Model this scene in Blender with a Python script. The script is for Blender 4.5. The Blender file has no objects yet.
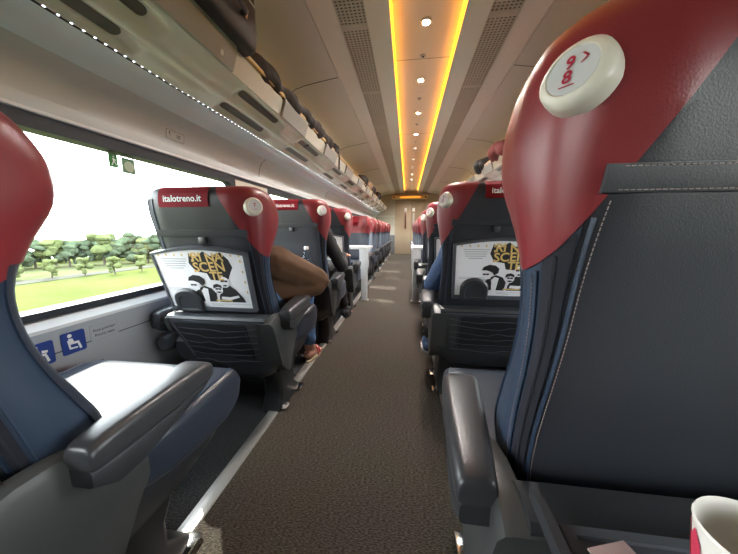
import bpy, bmesh, math, random
from mathutils import Vector, Matrix, noise
random.seed(7)
SC = bpy.context.scene
COL = SC.collection
PI = math.pi
R = math.radians

# ------------------------------------------------------------------ camera
F_PX, CAM_H = 285.0, 0.95
VPX, VPY = 407.5, 230.0
d = Vector(((VPX-369)/F_PX, (VPY-277)/F_PX, 1.0)).normalized()       # aisle direction in image axes (x right, y down)
up = Vector((0, -d.z, d.y)).normalized()
xr = d.cross(up).normalized()
rows = [xr, d, up]                                                    # world axes X, Y, Z in image axes
cam_r = Vector((rows[0].x, rows[1].x, rows[2].x))
cam_u = -Vector((rows[0].y, rows[1].y, rows[2].y))
cam_b = -Vector((rows[0].z, rows[1].z, rows[2].z))
cd = bpy.data.cameras.new('camera'); cam = bpy.data.objects.new('camera', cd); COL.objects.link(cam)
M = Matrix((cam_r, cam_u, cam_b)).transposed().to_4x4(); M.translation = (0, 0, CAM_H)
cam.matrix_world = M
cd.sensor_fit = 'HORIZONTAL'; cd.sensor_width = 36; cd.lens = F_PX/738*36; cd.clip_start = 0.02; cd.clip_end = 2000
SC.camera = cam

# ------------------------------------------------------------------ sky, sun, exposure
w = bpy.data.worlds.new('sky'); SC.world = w; w.use_nodes = True
nt = w.node_tree; nt.nodes.clear()
wo = nt.nodes.new('ShaderNodeOutputWorld'); bg = nt.nodes.new('ShaderNodeBackground')
tc = nt.nodes.new('ShaderNodeTexCoord'); sx = nt.nodes.new('ShaderNodeSeparateXYZ'); cr = nt.nodes.new('ShaderNodeValToRGB')
cr.color_ramp.elements[0].position = 0.0; cr.color_ramp.elements[0].color = (1.0, 1.0, 1.0, 1)
cr.color_ramp.elements[1].position = 1.0; cr.color_ramp.elements[1].color = (0.72, 0.86, 1.0, 1)
nt.links.new(tc.outputs['Generated'], sx.inputs[0]); nt.links.new(sx.outputs['Z'], cr.inputs[0])
nt.links.new(cr.outputs[0], bg.inputs[0]); nt.links.new(bg.outputs[0], wo.inputs[0])
bg.inputs[1].default_value = 9.0
sd = bpy.data.lights.new('sun', 'SUN'); sun = bpy.data.objects.new('sun', sd); COL.objects.link(sun)
sd.energy = 8.0; sd.angle = R(0.6); sd.color = (1.0, 0.95, 0.86)
sun.rotation_euler = Vector((1.0, -0.9, -1.12)).to_track_quat('-Z', 'Y').to_euler()
vs = SC.view_settings
vs.view_transform = 'Standard'; vs.look = 'None'; vs.gamma = 1.0; vs.use_curve_mapping = False; vs.exposure = 0.75
cy = SC.cycles
cy.max_bounces = 8; cy.diffuse_bounces = 5; cy.glossy_bounces = 4; cy.transparent_max_bounces = 12; cy.transmission_bounces = 6
cy.sample_clamp_indirect = 6.0; cy.caustics_reflective = False; cy.caustics_refractive = False
try:
    cy.use_denoising = True; cy.denoiser = 'OPENIMAGEDENOISE'
except Exception:
    pass

# ------------------------------------------------------------------ materials
def mat(name, col, rough=0.5, metal=0.0, noise_amt=0.0, scale=20, bump=0.0, bscale=200, bdist=0.002, spec=0.5, coat=0.0, kind='noise'):
    m = bpy.data.materials.new(name); m.use_nodes = True
    n = m.node_tree.nodes; l = m.node_tree.links; b = n['Principled BSDF']
    b.inputs['Base Color'].default_value = (*col, 1); b.inputs['Roughness'].default_value = rough
    b.inputs['Metallic'].default_value = metal; b.inputs['Specular IOR Level'].default_value = spec
    b.inputs['Coat Weight'].default_value = coat
    tc = n.new('ShaderNodeTexCoord')
    if noise_amt:
        t = n.new('ShaderNodeTexNoise'); t.inputs['Scale'].default_value = scale; t.inputs['Detail'].default_value = 4
        l.new(tc.outputs['Object'], t.inputs['Vector'])
        x = n.new('ShaderNodeMix'); x.data_type = 'RGBA'
        x.inputs[6].default_value = (*[c*(1-noise_amt) for c in col], 1); x.inputs[7].default_value = (*[min(1, c*(1+noise_amt)) for c in col], 1)
        l.new(t.outputs['Fac'], x.inputs[0]); l.new(x.outputs[2], b.inputs['Base Color'])
    if bump:
        if kind == 'leather':
            t2 = n.new('ShaderNodeTexVoronoi'); t2.inputs['Scale'].default_value = bscale; out = t2.outputs['Distance']
        else:
            t2 = n.new('ShaderNodeTexNoise'); t2.inputs['Scale'].default_value = bscale; t2.inputs['Detail'].default_value = 3; out = t2.outputs['Fac']
        l.new(tc.outputs['Object'], t2.inputs['Vector'])
        bp = n.new('ShaderNodeBump'); bp.inputs['Strength'].default_value = bump; bp.inputs['Distance'].default_value = bdist
        l.new(out, bp.inputs['Height']); l.new(bp.outputs[0], b.inputs['Normal'])
    return m
def emis(name, col, s):
    m = bpy.data.materials.new(name); m.use_nodes = True; n = m.node_tree.nodes; n.clear()
    e = n.new('ShaderNodeEmission'); e.inputs[0].default_value = (*col, 1); e.inputs[1].default_value = s
    o = n.new('ShaderNodeOutputMaterial'); m.node_tree.links.new(e.outputs[0], o.inputs[0]); return m
def glassy(name, tint, rough=0.0):
    m = bpy.data.materials.new(name); m.use_nodes = True; n = m.node_tree.nodes; n.clear(); l = m.node_tree.links
    t = n.new('ShaderNodeBsdfTransparent'); t.inputs[0].default_value = (*tint, 1)
    g = n.new('ShaderNodeBsdfGlossy'); g.inputs['Roughness'].default_value = rough
    f = n.new('ShaderNodeLayerWeight'); pw = n.new('ShaderNodeMath'); pw.operation = 'POWER'; pw.inputs[1].default_value = 5.0
    ma = n.new('ShaderNodeMath'); ma.operation = 'MULTIPLY_ADD'; ma.inputs[1].default_value = .7; ma.inputs[2].default_value = .03
    l.new(f.outputs['Facing'], pw.inputs[0]); l.new(pw.outputs[0], ma.inputs[0])
    x = n.new('ShaderNodeMixShader'); o = n.new('ShaderNodeOutputMaterial')
    l.new(ma.outputs[0], x.inputs[0]); l.new(t.outputs[0], x.inputs[1]); l.new(g.outputs[0], x.inputs[2]); l.new(x.outputs[0], o.inputs[0])
    return m
def carpet(name, c1, c2):
    m = bpy.data.materials.new(name); m.use_nodes = True; n = m.node_tree.nodes; l = m.node_tree.links; b = n['Principled BSDF']
    b.inputs['Roughness'].default_value = 0.95; b.inputs['Specular IOR Level'].default_value = 0.15
    tc = n.new('ShaderNodeTexCoord')
    mp = n.new('ShaderNodeMapping'); mp.inputs['Scale'].default_value = (60, 170, 1); l.new(tc.outputs['Object'], mp.inputs[0])
    v = n.new('ShaderNodeTexNoise'); v.inputs['Scale'].default_value = 1.6; v.inputs['Detail'].default_value = 2; l.new(mp.outputs[0], v.inputs['Vector'])
    v2 = n.new('ShaderNodeTexNoise'); v2.inputs['Scale'].default_value = 3.0; l.new(tc.outputs['Object'], v2.inputs['Vector'])
    r = n.new('ShaderNodeValToRGB'); r.color_ramp.elements[0].position = .38; r.color_ramp.elements[1].position = .66
    r.color_ramp.elements[0].color = (*c1, 1); r.color_ramp.elements[1].color = (*c2, 1); l.new(v.outputs['Fac'], r.inputs[0])
    x = n.new('ShaderNodeMix'); x.data_type = 'RGBA'; x.blend_type = 'MULTIPLY'; x.inputs[0].default_value = .25
    l.new(r.outputs[0], x.inputs[6]); l.new(v2.outputs['Color'], x.inputs[7]); l.new(x.outputs[2], b.inputs['Base Color'])
    bp = n.new('ShaderNodeBump'); bp.inputs['Strength'].default_value = .8; bp.inputs['Distance'].default_value = .004
    l.new(v.outputs['Fac'], bp.inputs['Height']); l.new(bp.outputs[0], b.inputs['Normal'])
    return m

def translucent(name, col):
    m = bpy.data.materials.new(name); m.use_nodes = True; n = m.node_tree.nodes; n.clear(); l = m.node_tree.links
    t = n.new('ShaderNodeBsdfTranslucent'); d_ = n.new('ShaderNodeBsdfDiffuse'); x = n.new('ShaderNodeMixShader'); o = n.new('ShaderNodeOutputMaterial')
    t.inputs[0].default_value = (*col, 1); d_.inputs[0].default_value = (*col, 1); x.inputs[0].default_value = .5
    l.new(d_.outputs[0], x.inputs[1]); l.new(t.outputs[0], x.inputs[2]); l.new(x.outputs[0], o.inputs[0]); return m
MT = dict(
    exitgreen=translucent('exit_green_film', (.10, .22, .10)), exitpale=translucent('pale_film', (.75, .75, .62)), exitgrey=translucent('grey_film', (.22, .28, .20)),
    red=mat('red_leather', (.215, .024, .029), .36, noise_amt=.12, scale=9, bump=.12, bscale=420, bdist=.001, kind='leather'),
    panel=mat('charcoal_leather', (.021, .023, .029), .45, noise_amt=.12, scale=7, bump=.12, bscale=520, bdist=.0015, kind='leather'),
    side=mat('navy_leather', (.025, .041, .073), .42, noise_amt=.15, scale=8, bump=.12, bscale=520, bdist=.0015, kind='leather'),
    cushion=mat('seat_leather', (.025, .032, .049), .36, noise_amt=.1, scale=8, bump=.2, bscale=300, bdist=.0015, kind='leather'),
    armpad=mat('armrest_leather', (.035, .036, .040), .34, bump=.15, bscale=350, bdist=.001, kind='leather'),
    shell=mat('graphite_plastic', (.027, .029, .033), .42, noise_amt=.05, scale=30, bump=.06, bscale=600, bdist=.0006),
    shoulder=mat('mid_grey_plastic', (.050, .052, .052), .42, bump=.06, bscale=600, bdist=.0006),
    black=mat('black_plastic', (.018, .019, .021), .38),
    rubber=mat('black_rubber', (.012, .014, .020), .5),
    trayf=mat('grey_tray_plastic', (.070, .076, .088), .34, bump=.05, bscale=600, bdist=.0005),
    stitch=mat('pale_thread', (.27, .21, .20), .7),
    zip=mat('dark_zip_tape', (.012, .013, .022), .8, bump=.3, bscale=900),
    cream=mat('cream_plastic', (.74, .70, .60), .35),
    ringface=mat('pale_grey_face', (.60, .61, .62), .4),
    redprint=mat('red_print', (.42, .02, .05), .5),
    tag=mat('red_tag_fabric', (.36, .012, .028), .75, bump=.2, bscale=700),
    white=mat('white_print', (.85, .84, .84), .5),
    paper=mat('poster_paper', (.74, .74, .76), .42),
    gold=mat('gold_print', (.62, .43, .15), .5),
    ink=mat('black_print', (.012, .012, .012), .5),
    grey=mat('grey_print', (.33, .33, .34), .6),
    navyprint=mat('blue_sticker', (.018, .045, .22), .4),
    greenprint=mat('green_sticker', (.10, .22, .12), .4),
    metal=mat('brushed_metal', (.58, .57, .55), .3, 1.0),
    alu=mat('aluminium_strip', (.62, .58, .53), .32, .85, bump=.1, bscale=300),
    chrome=mat('chrome', (.75, .75, .75), .15, 1.0),
    wall=mat('wall_laminate', (.57, .585, .58), .45, noise_amt=.03, scale=3),
    lower=mat('lower_wall_laminate', (.38, .39, .41), .4, noise_amt=.04, scale=4),
    pillar=mat('pillar_laminate', (.50, .44, .35), .5),
    sill=mat('pale_sill', (.70, .70, .70), .3),
    band=mat('blue_grey_gloss_band', (.76, .85, .95), .26, coat=.3),
    rack=mat('rack_lacquer', (.78, .77, .735), .22, noise_amt=.03, scale=5, coat=.5),
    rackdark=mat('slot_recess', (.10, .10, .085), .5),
    fascia=mat('fascia_lacquer', (.54, .53, .47), .34, coat=.15),
    block=mat('grey_number_block', (.30, .30, .29), .3, coat=.2),
    lip=mat('tan_rack_edge', (.66, .45, .20), .4),  # glow of the amber ceiling strips put into the tan base colour
    ceil=mat('ceiling_laminate', (.86, .83, .77), .5, noise_amt=.03, scale=2),
    ceil2=mat('ceiling_side_laminate', (.78, .75, .69), .55, noise_amt=.04, scale=2),
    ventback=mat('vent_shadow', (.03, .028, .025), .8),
    vent=mat('vent_metal', (.62, .55, .46), .5),
    door=mat('door_laminate', (.34, .26, .175), .45, noise_amt=.03, scale=4),
    endwall=mat('end_wall_laminate', (.40, .37, .31), .5),
    dark=mat('dark_kick_panel', (.10, .10, .10), .6),
    wood=mat('dark_red_handle', (.12, .035, .02), .4),
    tabletop=mat('table_laminate', (.45, .45, .45), .35),
    tablepanel=mat('pale_table_leg', (.50, .51, .52), .4),
    bag=mat('black_bag_fabric', (.014, .014, .015), .55, bump=.3, bscale=500),
    bag2=mat('dark_brown_bag', (.030, .024, .022), .8, bump=.4, bscale=300),
    bagred=mat('dark_red_bag', (.16, .03, .03), .7, bump=.3, bscale=300),
    bagtan=mat('tan_bag', (.34, .25, .16), .7, bump=.3, bscale=300),
    brown=mat('brown_wool', (.115, .058, .029), .9, noise_amt=.15, scale=40, bump=.3, bscale=400),
    jeans=mat('blue_jeans', (.10, .19, .38), .9, noise_amt=.25, scale=50, bump=.3, bscale=500),
    denim=mat('denim_jacket', (.085, .14, .27), .9, noise_amt=.3, scale=45, bump=.4, bscale=400),
    darkcloth=mat('dark_cloth', (.022, .021, .023), .9, bump=.3, bscale=400),
    skin=mat('skin', (.52, .27, .19), .5, noise_amt=.06, scale=30),
    hair=mat('dark_hair', (.03, .018, .011), .5, bump=.6, bscale=120),
    sandal=mat('pink_sandal', (.60, .12, .13), .5),
    sole=mat('tan_sole', (.42, .33, .22), .7),
    eye=mat('eye_white', (.75, .74, .72), .2),
    water=glassy('clear_bottle_plastic', (.88, .94, .97), .02),
    bottlelabel=mat('green_label', (.22, .45, .34), .5),
    cup=mat('paper_cup', (.80, .76, .70), .6),
    cupred=mat('pink_red_cup_print', (.62, .05, .10), .5),
    cupin=mat('cup_inside', (.66, .58, .47), .6),
    pane=glassy('window_glass', (.96, .98, .97)),
    grass=mat('meadow_grass', (.072, .082, .026), .9, noise_amt=.35, scale=.05, spec=0.0),
    grass2=mat('rough_grass', (.080, .085, .040), .9, noise_amt=.4, scale=.12, spec=0.0),
    soil=mat('ploughed_soil', (.075, .072, .058), .95, noise_amt=.2, scale=.2, spec=0.0),
    leaf=mat('tree_leaves', (.058, .075, .046), .8, noise_amt=.4, scale=1.2, spec=0.0),  # distance haze put into the colour as a paled, greyed green
    leaf2=mat('spring_leaves', (.085, .100, .042), .8, noise_amt=.4, scale=1.2, spec=0.0),
    bark=mat('bark', (.06, .045, .035), .9),
    amber=emis('amber_strip_light', (1.0, .33, .013), 4.5),
    spot=emis('warm_downlight', (1.0, .96, .91), 7000.0),
    amberpanel=mat('centre_ceiling_panel', (.82, .76, .66), .5),
    display=emis('amber_display', (1.0, .30, .03), .9),
    ledline=emis('cool_led_dot', (.86, .93, 1.0), 5.0),
)

# ------------------------------------------------------------------ mesh helpers
def to_mesh(bm, m, smooth=True, angle=40):
    bmesh.ops.recalc_face_normals(bm, faces=bm.faces)
    me = bpy.data.meshes.new('m')
    for f in bm.faces: f.smooth = smooth
    if smooth:
        a = R(angle)
        for e in bm.edges:
            if len(e.link_faces) == 2 and e.calc_face_angle(0) > a: e.smooth = False
    bm.to_mesh(me); bm.free()
    me.materials.append(m if not isinstance(m, str) else MT[m])
    return me
def link(name, data, parent=None, loc=None, rot=None):
    o = bpy.data.objects.new(name, data); COL.objects.link(o)
    if data is not None and not data.users > 1: data.name = name
    o.parent = parent
    if loc: o.location = loc
    if rot: o.rotation_euler = rot
    return o
def obj(name, bm, m, parent=None, loc=None, rot=None, smooth=True, angle=40):
    return link(name, to_mesh(bm, m, smooth, angle), parent, loc, rot)
def tag(o, label, cat, group=None):
    o['label'] = label; o['category'] = cat
    if group: o['group'] = group
    return o
def struct(o): o['kind'] = 'structure'; return o
def stuff(o): o['kind'] = 'stuff'; return o
def empty(name, loc=(0, 0, 0), rz=0):
    o = bpy.data.objects.new(name, None); COL.objects.link(o); o.location = loc; o.rotation_euler = (0, 0, rz); o.empty_display_size = .1; return o
def B(): return bmesh.new()
def box(bm, x0, x1, y0, y1, z0, z1, bev=0, seg=2):
    vs_ = [bm.verts.new((x, y, z)) for x in (x0, x1) for y in (y0, y1) for z in (z0, z1)]
    fs = [(0, 1, 3, 2), (4, 6, 7, 5), (0, 4, 5, 1), (2, 3, 7, 6), (0, 2, 6, 4), (1, 5, 7, 3)]
    ff = [bm.faces.new([vs_[i] for i in f]) for f in fs]
    if bev:
        es = list({e for f in ff for e in f.edges})
        bmesh.ops.bevel(bm, geom=es, offset=bev, segments=seg, profile=.5, affect='EDGES')
    return bm
def loft(bm, rings, closed=True, cap=True, cyclic_rows=False):
    vr = [[bm.verts.new(p) for p in r] for r in rings]
    n = len(rings[0])
    for i in range(len(vr)-1 if not cyclic_rows else len(vr)):
        a, b = vr[i], vr[(i+1) % len(vr)]
        for j in range(n if closed else n-1):
            k = (j+1) % n
            bm.faces.new((a[j], a[k], b[k], b[j]))
    if cap and closed and not cyclic_rows:
        bm.faces.new(list(reversed(vr[0]))); bm.faces.new(vr[-1])
    return vr
def tube(bm, pts, r, n=8, cap=True):
    pts = [Vector(p) for p in pts]; rings = []; prev = None
    for i, p in enumerate(pts):
        t = (pts[min(i+1, len(pts)-1)] - pts[max(i-1, 0)]).normalized()
        if prev is None:
            a = t.orthogonal().normalized()
        else:
            a = (prev - t*prev.dot(t)).normalized()
        prev = a; b = t.cross(a); rr = r[i] if isinstance(r, (list, tuple)) else r
        rings.append([p + (a*math.cos(2*PI*k/n) + b*math.sin(2*PI*k/n))*rr for k in range(n)])
    loft(bm, rings, cap=cap); return bm
def lathe(bm, prof, n=24, mtx=None):
    """profile of (radius, height) about +z; mtx places it"""
    mtx = mtx or Matrix()
    rings = []
    for r, z in prof:
        rings.append([mtx @ Vector((r*math.cos(2*PI*k/n), r*math.sin(2*PI*k/n), z)) for k in range(n)])
    loft(bm, rings); return bm
def prism(bm, poly, axis, a, b_):
    """extrude a 2D polygon along axis 'x','y','z' from a to b"""
    f = {'x': lambda u, v, t: (t, u, v), 'y': lambda u, v, t: (u, t, v), 'z': lambda u, v, t: (u, v, t)}[axis]
    loft(bm, [[f(u, v, a) for u, v in poly], [f(u, v, b_) for u, v in poly]]); return bm
def rrect(hx, hy, r, n=5, cx=0, cy=0):
    out = []
    for qx, qy, a0 in ((1, 1, 0), (-1, 1, 90), (-1, -1, 180), (1, -1, 270)):
        for k in range(n+1):
            a = R(a0 + 90*k/n); out.append((cx + qx*(hx-r) + r*math.cos(a), cy + qy*(hy-r) + r*math.sin(a)))
    return out
def sph(bm, c, r, sx=1, sy=1, sz=1, u=16, v=10):
    m = Matrix.Translation(c) @ Matrix.Diagonal((r*sx, r*sy, r*sz, 1))
    bmesh.ops.create_uvsphere(bm, u_segments=u, v_segments=v, radius=1, matrix=m); return bm
def catmull(pts, n):
    """n+1 samples along an open Catmull-Rom spline through tuples"""
    P = [Vector(p) for p in pts]; N = len(P)-1; out = []
    for i in range(n+1):
        t = i/n*N; k = min(int(t), N-1); u = t-k
        p0, p1, p2, p3 = P[max(k-1, 0)], P[k], P[k+1], P[min(k+2, N)]
        out.append(.5*((2*p1) + (p2-p0)*u + (2*p0-5*p1+4*p2-p3)*u*u + (3*p1-p0-3*p2+p3)*u**3))
    return out
def text_bm(s, size, align='CENTER', bold=0.0, depth=0.0):
    """lettering standing in the x-z plane, readable from -y"""
    cu = bpy.data.curves.new('t', 'FONT'); cu.body = s; cu.size = size; cu.align_x = align; cu.align_y = 'CENTER'; cu.offset = bold; cu.resolution_u = 3
    o = bpy.data.objects.new('t', cu); COL.objects.link(o)
    me = bpy.data.meshes.new_from_object(o.evaluated_get(bpy.context.evaluated_depsgraph_get()))
    bpy.data.objects.remove(o); bpy.data.curves.remove(cu)
    bm = bmesh.new(); bm.from_mesh(me); bpy.data.meshes.remove(me)
    for v in bm.verts: v.co = (v.co.x, -v.co.z, v.co.y)
    return bm
def flat(poly, y=0.0):
    bm = bmesh.new(); bm.faces.new([bm.verts.new((u, y, v)) for u, v in poly]); return bm
def xf(bm, mtx):
    bmesh.ops.transform(bm, matrix=mtx, verts=bm.verts); return bm
def copy_tree(o, parent=None):
    c = o.copy(); COL.objects.link(c); c.parent = parent
    for ch in list(o.children): copy_tree(ch, c)
    return c
def each_facing(bm, y):    # keeps flat prints facing -y
    return bm

# ------------------------------------------------------------------ the carriage shell
XL, XR, XC = -1.26, 1.46, 0.10
Y0, Y1 = -2.6, 11.5
PERIOD, GLASS = 1.97, 1.42
WIN = [2.55 + PERIOD*k for k in range(-2, 5)]           # start of each window's glass
ZS, ZT = .64, 1.315                                     # wall opening
def sideX(side, x):                                     # mirror about the centre line for the right-hand side
    return x if side == 'left' else 2*XC - x

bm = B(); box(bm, -.66, .21, Y0, Y1, -.06, 0); struct(obj('floor', bm, carpet('aisle_carpet', (.030, .024, .019), (.098, .079, .062))))
FC2 = carpet('seat_bay_carpet', (.022, .022, .023), (.066, .066, .068))
for nm, a, b_ in (('floor_left', XL-.06, -.66), ('floor_right', .21, XR+.06)):
    bm = B(); box(bm, a, b_, Y0, Y1, -.06, 0); struct(obj(nm, bm, FC2))
for i, (a, b_) in enumerate(((-.712, -.655), (.205, .262))):
    bm = B(); prism(bm, [(a, 0), (a+.004, .005), (a+.02, .0065), (b_-.02, .0065), (b_-.004, .005), (b_, 0)], 'y', Y0, Y1)
    struct(obj('trim_%d' % (i+1), bm, 'alu', smooth=False))

def build_side(side):
    s = 1 if side == 'left' else -1
    X = lambda x: sideX(side, x)
    def bx(bm, x0, x1, *a, **k): return box(bm, min(X(x0), X(x1)), max(X(x0), X(x1)), *a, **k)
    bm = B(); bx(bm, XL-.07, XL, Y0, Y1, 0, .60)
    wl = struct(obj('wall_'+side, bm, 'lower'))
    # upper panel, curving inwards under the rack
    prof = catmull([(XL, 1.395, 0), (XL+.004, 1.44, 0), (XL+.028, 1.50, 0), (XL+.07, 1.535, 0)], 8)
    bm = B(); prism(bm, [(X(p.x), p.y) for p in prof] + [(X(XL-.07), 1.60), (X(XL-.07), 1.395)], 'y', Y0, Y1); obj('upper_panel', bm, 'wall', wl)
    bm = B(); bx(bm, XL-.07, XL+.004, Y0, Y1, 1.352, 1.397, bev=.003); obj('head_rail', bm, 'wall', wl)
    bm = B(); bx(bm, XL-.07, XL+.012, Y0, Y1, ZT+.025, 1.353, bev=.004); obj('head_bead', bm, 'sill', wl)
    bm = B(); bx(bm, XL-.07, XL-.002, Y0, Y1, ZT, ZT+.026); obj('head_seal', bm, 'rubber', wl)
    bm = B(); prism(bm, [(X(XL-.07), .64), (X(XL+.004), .636), (X(XL+.030), .612), (X(XL+.030), .600), (X(XL-.07), .600)], 'y', Y0, Y1); obj('sill', bm, 'sill', wl, smooth=False)
    bm = B(); bx(bm, XL-.0, XL+.0015, Y0, Y1, .505, .508); obj('panel_joint', bm, 'rubber', wl)
    # pillars between the windows
    ends = [Y0] + sum([[a, a+GLASS] for a in WIN], []) + [Y1]
    for k in range(0, len(ends), 2):
        a, b_ = ends[k], ends[k+1]
        if b_-a > .02:
            bm = B(); bx(bm, XL-.07, XL, a+.03 if k else a, b_-.03 if k+2 < len(ends) else b_, .638, ZT+.002, bev=.004); obj('pillar', bm, 'pillar', wl)
    for k in range(-1, 6):                              # vertical joints between wall modules
        y = 2.38 + 1.98*k - 1.98
        if Y0 < y < Y1:
            bm = B(); pts = [(X(p.x+.001), y, p.y) for p in prof]; tube(bm, pts, .0022, 5); obj('panel_joint', bm, 'rubber', wl)
    for i, a in enumerate(WIN):
        n = i+1 if side == 'left' else i+1+len(WIN)
        cy_, cz_ = a+GLASS/2, (ZS+ZT)/2; hy, hz = GLASS/2+.035, (ZT-ZS)/2
        bm = B()
        o_ = rrect(hy, hz, .02, 6, cy_, cz_); in1 = rrect(hy-.040, hz-.026, .06, 6, cy_, cz_); in2 = rrect(hy-.046, hz-.032, .055, 6, cy_, cz_)
        rr = [[(X(x), u, v) for u, v in l_] for x, l_ in ((XL-.05, o_), (XL-.001, o_), (XL-.003, in1), (XL-.030, in2), (XL-.05, in2))]
        loft(bm, rr, cyclic_rows=True)
        wf = struct(obj('window_%d' % n, bm, 'rubber'))
        bm = B(); bx(bm, XL-.046, XL-.040, cy_-hy+.042, cy_+hy-.042, cz_-hz+.028, cz_+hz-.028); obj('pane', bm, 'pane', wf, smooth=False)
    # glossy band between wall and rack
    bp = catmull([(XL+.07, 1.536, 0), (XL+.085, 1.562, 0), (XL+.115, 1.592, 0), (XL+.158, 1.612, 0)], 8)
    bm = B(); prism(bm, [(X(p.x), p.y) for p in bp] + [(X(XL+.158), 1.63), (X(XL-.07), 1.63), (X(XL-.07), 1.536)], 'y', Y0, Y1)
    tb = struct(obj('trim_%d' % (3 if side == 'left' else 4), bm, 'band'))
    bm = B(); bx(bm, XL+.158, XL+.163, Y0, Y1, 1.609, 1.63); obj('dark_gap', bm, 'rubber', tb)
    bm = B()
    y = Y0+.05
    while y < Y1:
        bx(bm, XL+.1632, XL+.1672, y, y+.006, 1.611, 1.6125); y += .036
    stuff(obj('light_dot', bm, 'ledline', tb))
build_side('left'); build_side('right')

# ---- luggage racks
def build_rack(side):
    X = lambda x: sideX(side, x)
    def bx(bm, x0, x1, *a, **k): return box(bm, min(X(x0), X(x1)), max(X(x0), X(x1)), *a, **k)
    rk = empty('luggage_rack', (X(XL), Y0, 1.7)); inv = Matrix.Translation((-X(XL), -Y0, -1.7))
    tag(rk, 'long pale glossy luggage rack with oval slots above the left windows' if side == 'left' else 'long pale luggage rack above the right-hand seats, half hidden by headrests', 'luggage rack')
    def part(name, bm, m, **k): xf(bm, inv); return obj(name, bm, m, rk, **k)
    xa, za, xb, zb = XL+.166, 1.612, XL+.385, 1.712     # underside from wall to fascia
    L = math.hypot(xb-xa, zb-za); ux, uz = (xb-xa)/L, (zb-za)/L; nx, nz = uz, -ux    # outward = downwards into the car
    P = lambda t, h=0: (xa+ux*L*t+nx*h, za+uz*L*t+nz*h)
    # each module is one panel with two oval slots (recessed trays) and a raised rib between slot rows
    mods = [2.38-1.98*3+1.98*k for k in range(0, 9)]
    for m0 in mods:
        a, b_ = max(m0+.002, Y0+.001), min(m0+1.978, Y1-.001)
        if b_-a < .2: continue
        bm = B(); tb = B()
        nu, nv = 26, 66
        def hgt(t, y):
            yy = y-m0
            h = .006*math.sin(PI*t) + .011*math.exp(-((t-.48)/.075)**2)
            for tq in (.22, .74):
                for yq in (.93, 1.95, -.05): h += .012*math.exp(-((t-tq)/.16)**2-((yy-yq)/.12)**2)
            for (t0, t1) in ((.08, .36), (.60, .88)):
                for (c0, c1) in ((.08, .68), (1.18, 1.72)):
                    tc_, hw_ = (t0+t1)/2, (t1-t0)/2*L; r_ = hw_
                    dy = max(abs(yy-(c0+c1)/2)-(c1-c0)/2+r_, 0); dt = abs(t-tc_)*L
                    dd = math.hypot(dy, dt)-r_
                    h += -.030*(1/(1+math.exp(min(max(dd/.0028, -40), 40))))
            return h
        grid = []
        for iv in range(nv+1):
            y = a+(b_-a)*iv/nv
            grid.append([bm.verts.new((X(P(t, hgt(t, y))[0]), y, P(t, hgt(t, y))[1])) for t in [iu/nu for iu in range(nu+1)]])
        for iv in range(nv):
            for iu in range(nu):
                bm.faces.new((grid[iv][iu], grid[iv][iu+1], grid[iv+1][iu+1], grid[iv+1][iu]))
        pn = part('rack_panel', bm, 'rack', angle=60)
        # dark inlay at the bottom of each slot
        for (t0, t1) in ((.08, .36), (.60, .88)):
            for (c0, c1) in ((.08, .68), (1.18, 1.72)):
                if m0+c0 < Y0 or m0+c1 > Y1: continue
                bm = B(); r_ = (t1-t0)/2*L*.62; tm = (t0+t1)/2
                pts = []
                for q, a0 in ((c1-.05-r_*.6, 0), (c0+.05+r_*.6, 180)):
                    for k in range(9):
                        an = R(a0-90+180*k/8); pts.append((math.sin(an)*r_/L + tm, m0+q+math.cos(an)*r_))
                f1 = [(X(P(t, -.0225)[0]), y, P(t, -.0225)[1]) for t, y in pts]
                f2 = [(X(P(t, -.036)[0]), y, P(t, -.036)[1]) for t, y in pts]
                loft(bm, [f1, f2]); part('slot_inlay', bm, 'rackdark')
        # fascia of the module
        bm = B()
        pf = [(xb, zb-.002), (xb+.010, zb-.004), (xb+.034, zb+.085), (xb+.034, zb+.108), (xb+.022, zb+.108), (xb, zb+.02)]
        prism(bm, [(X(u), v) for u, v in pf], 'y', a, b_); part('fascia_panel', bm, 'fascia', smooth=False)
        for q in (0, .99):                              # raised number block on the fascia with its round button
            c = m0+.80+q
            if c < Y0+.3 or c > Y1-.4: continue
            bm = B(); pf2 = [(xb+.014, zb-.010), (xb+.024, zb-.008), (xb+.054, zb+.078), (xb+.050, zb+.112), (xb+.030, zb+.116), (xb+.004, zb)]
            prism(bm, [(X(u), v) for u, v in pf2], 'y', c-.22, c+.22); part('number_block', bm, 'block', smooth=False)
            tt = .35; cx_, cz_ = xb+.024+.030*tt, zb-.008+.086*tt
            nrm = Vector((.086, 0, -.030)).normalized()
            if side == 'right': nrm.x = -nrm.x
            mt = Matrix.Translation((X(cx_), c+.12, cz_)) @ nrm.to_track_quat('Z', 'Y').to_matrix().to_4x4()
            bm = B(); lathe(bm, [(.012, -.004), (.012, .003), (.009, .0045), (.003, .002)], 14, mt); part('button', bm, 'metal')
    bm = B(); bx(bm, xb+.020, xb+.052, Y0, Y1, zb+.102, zb+.124, bev=.006); part('rack_edge', bm, 'lip')
    bm = B(); prism(bm, [(X(XL-.02), 1.70), (X(xb+.02), 1.765), (X(xb+.02), 1.779), (X(XL-.02), 1.72)], 'y', Y0, Y1); part('shelf', bm, 'fascia', smooth=False)
    # glass/metal dividers are hidden by the fascia; brackets carry the shelf
    for k in range(7):
        y = -1.3+1.98*k
        bm = B(); prism(bm, [(X(XL), 1.64), (X(XL+.14), 1.655), (X(xb), 1.72), (X(xb), 1.765), (X(XL), 1.70)], 'y', y, y+.015); part('bracket', bm, 'black', smooth=False)
    return rk
build_rack('left'); build_rack('right')

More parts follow.
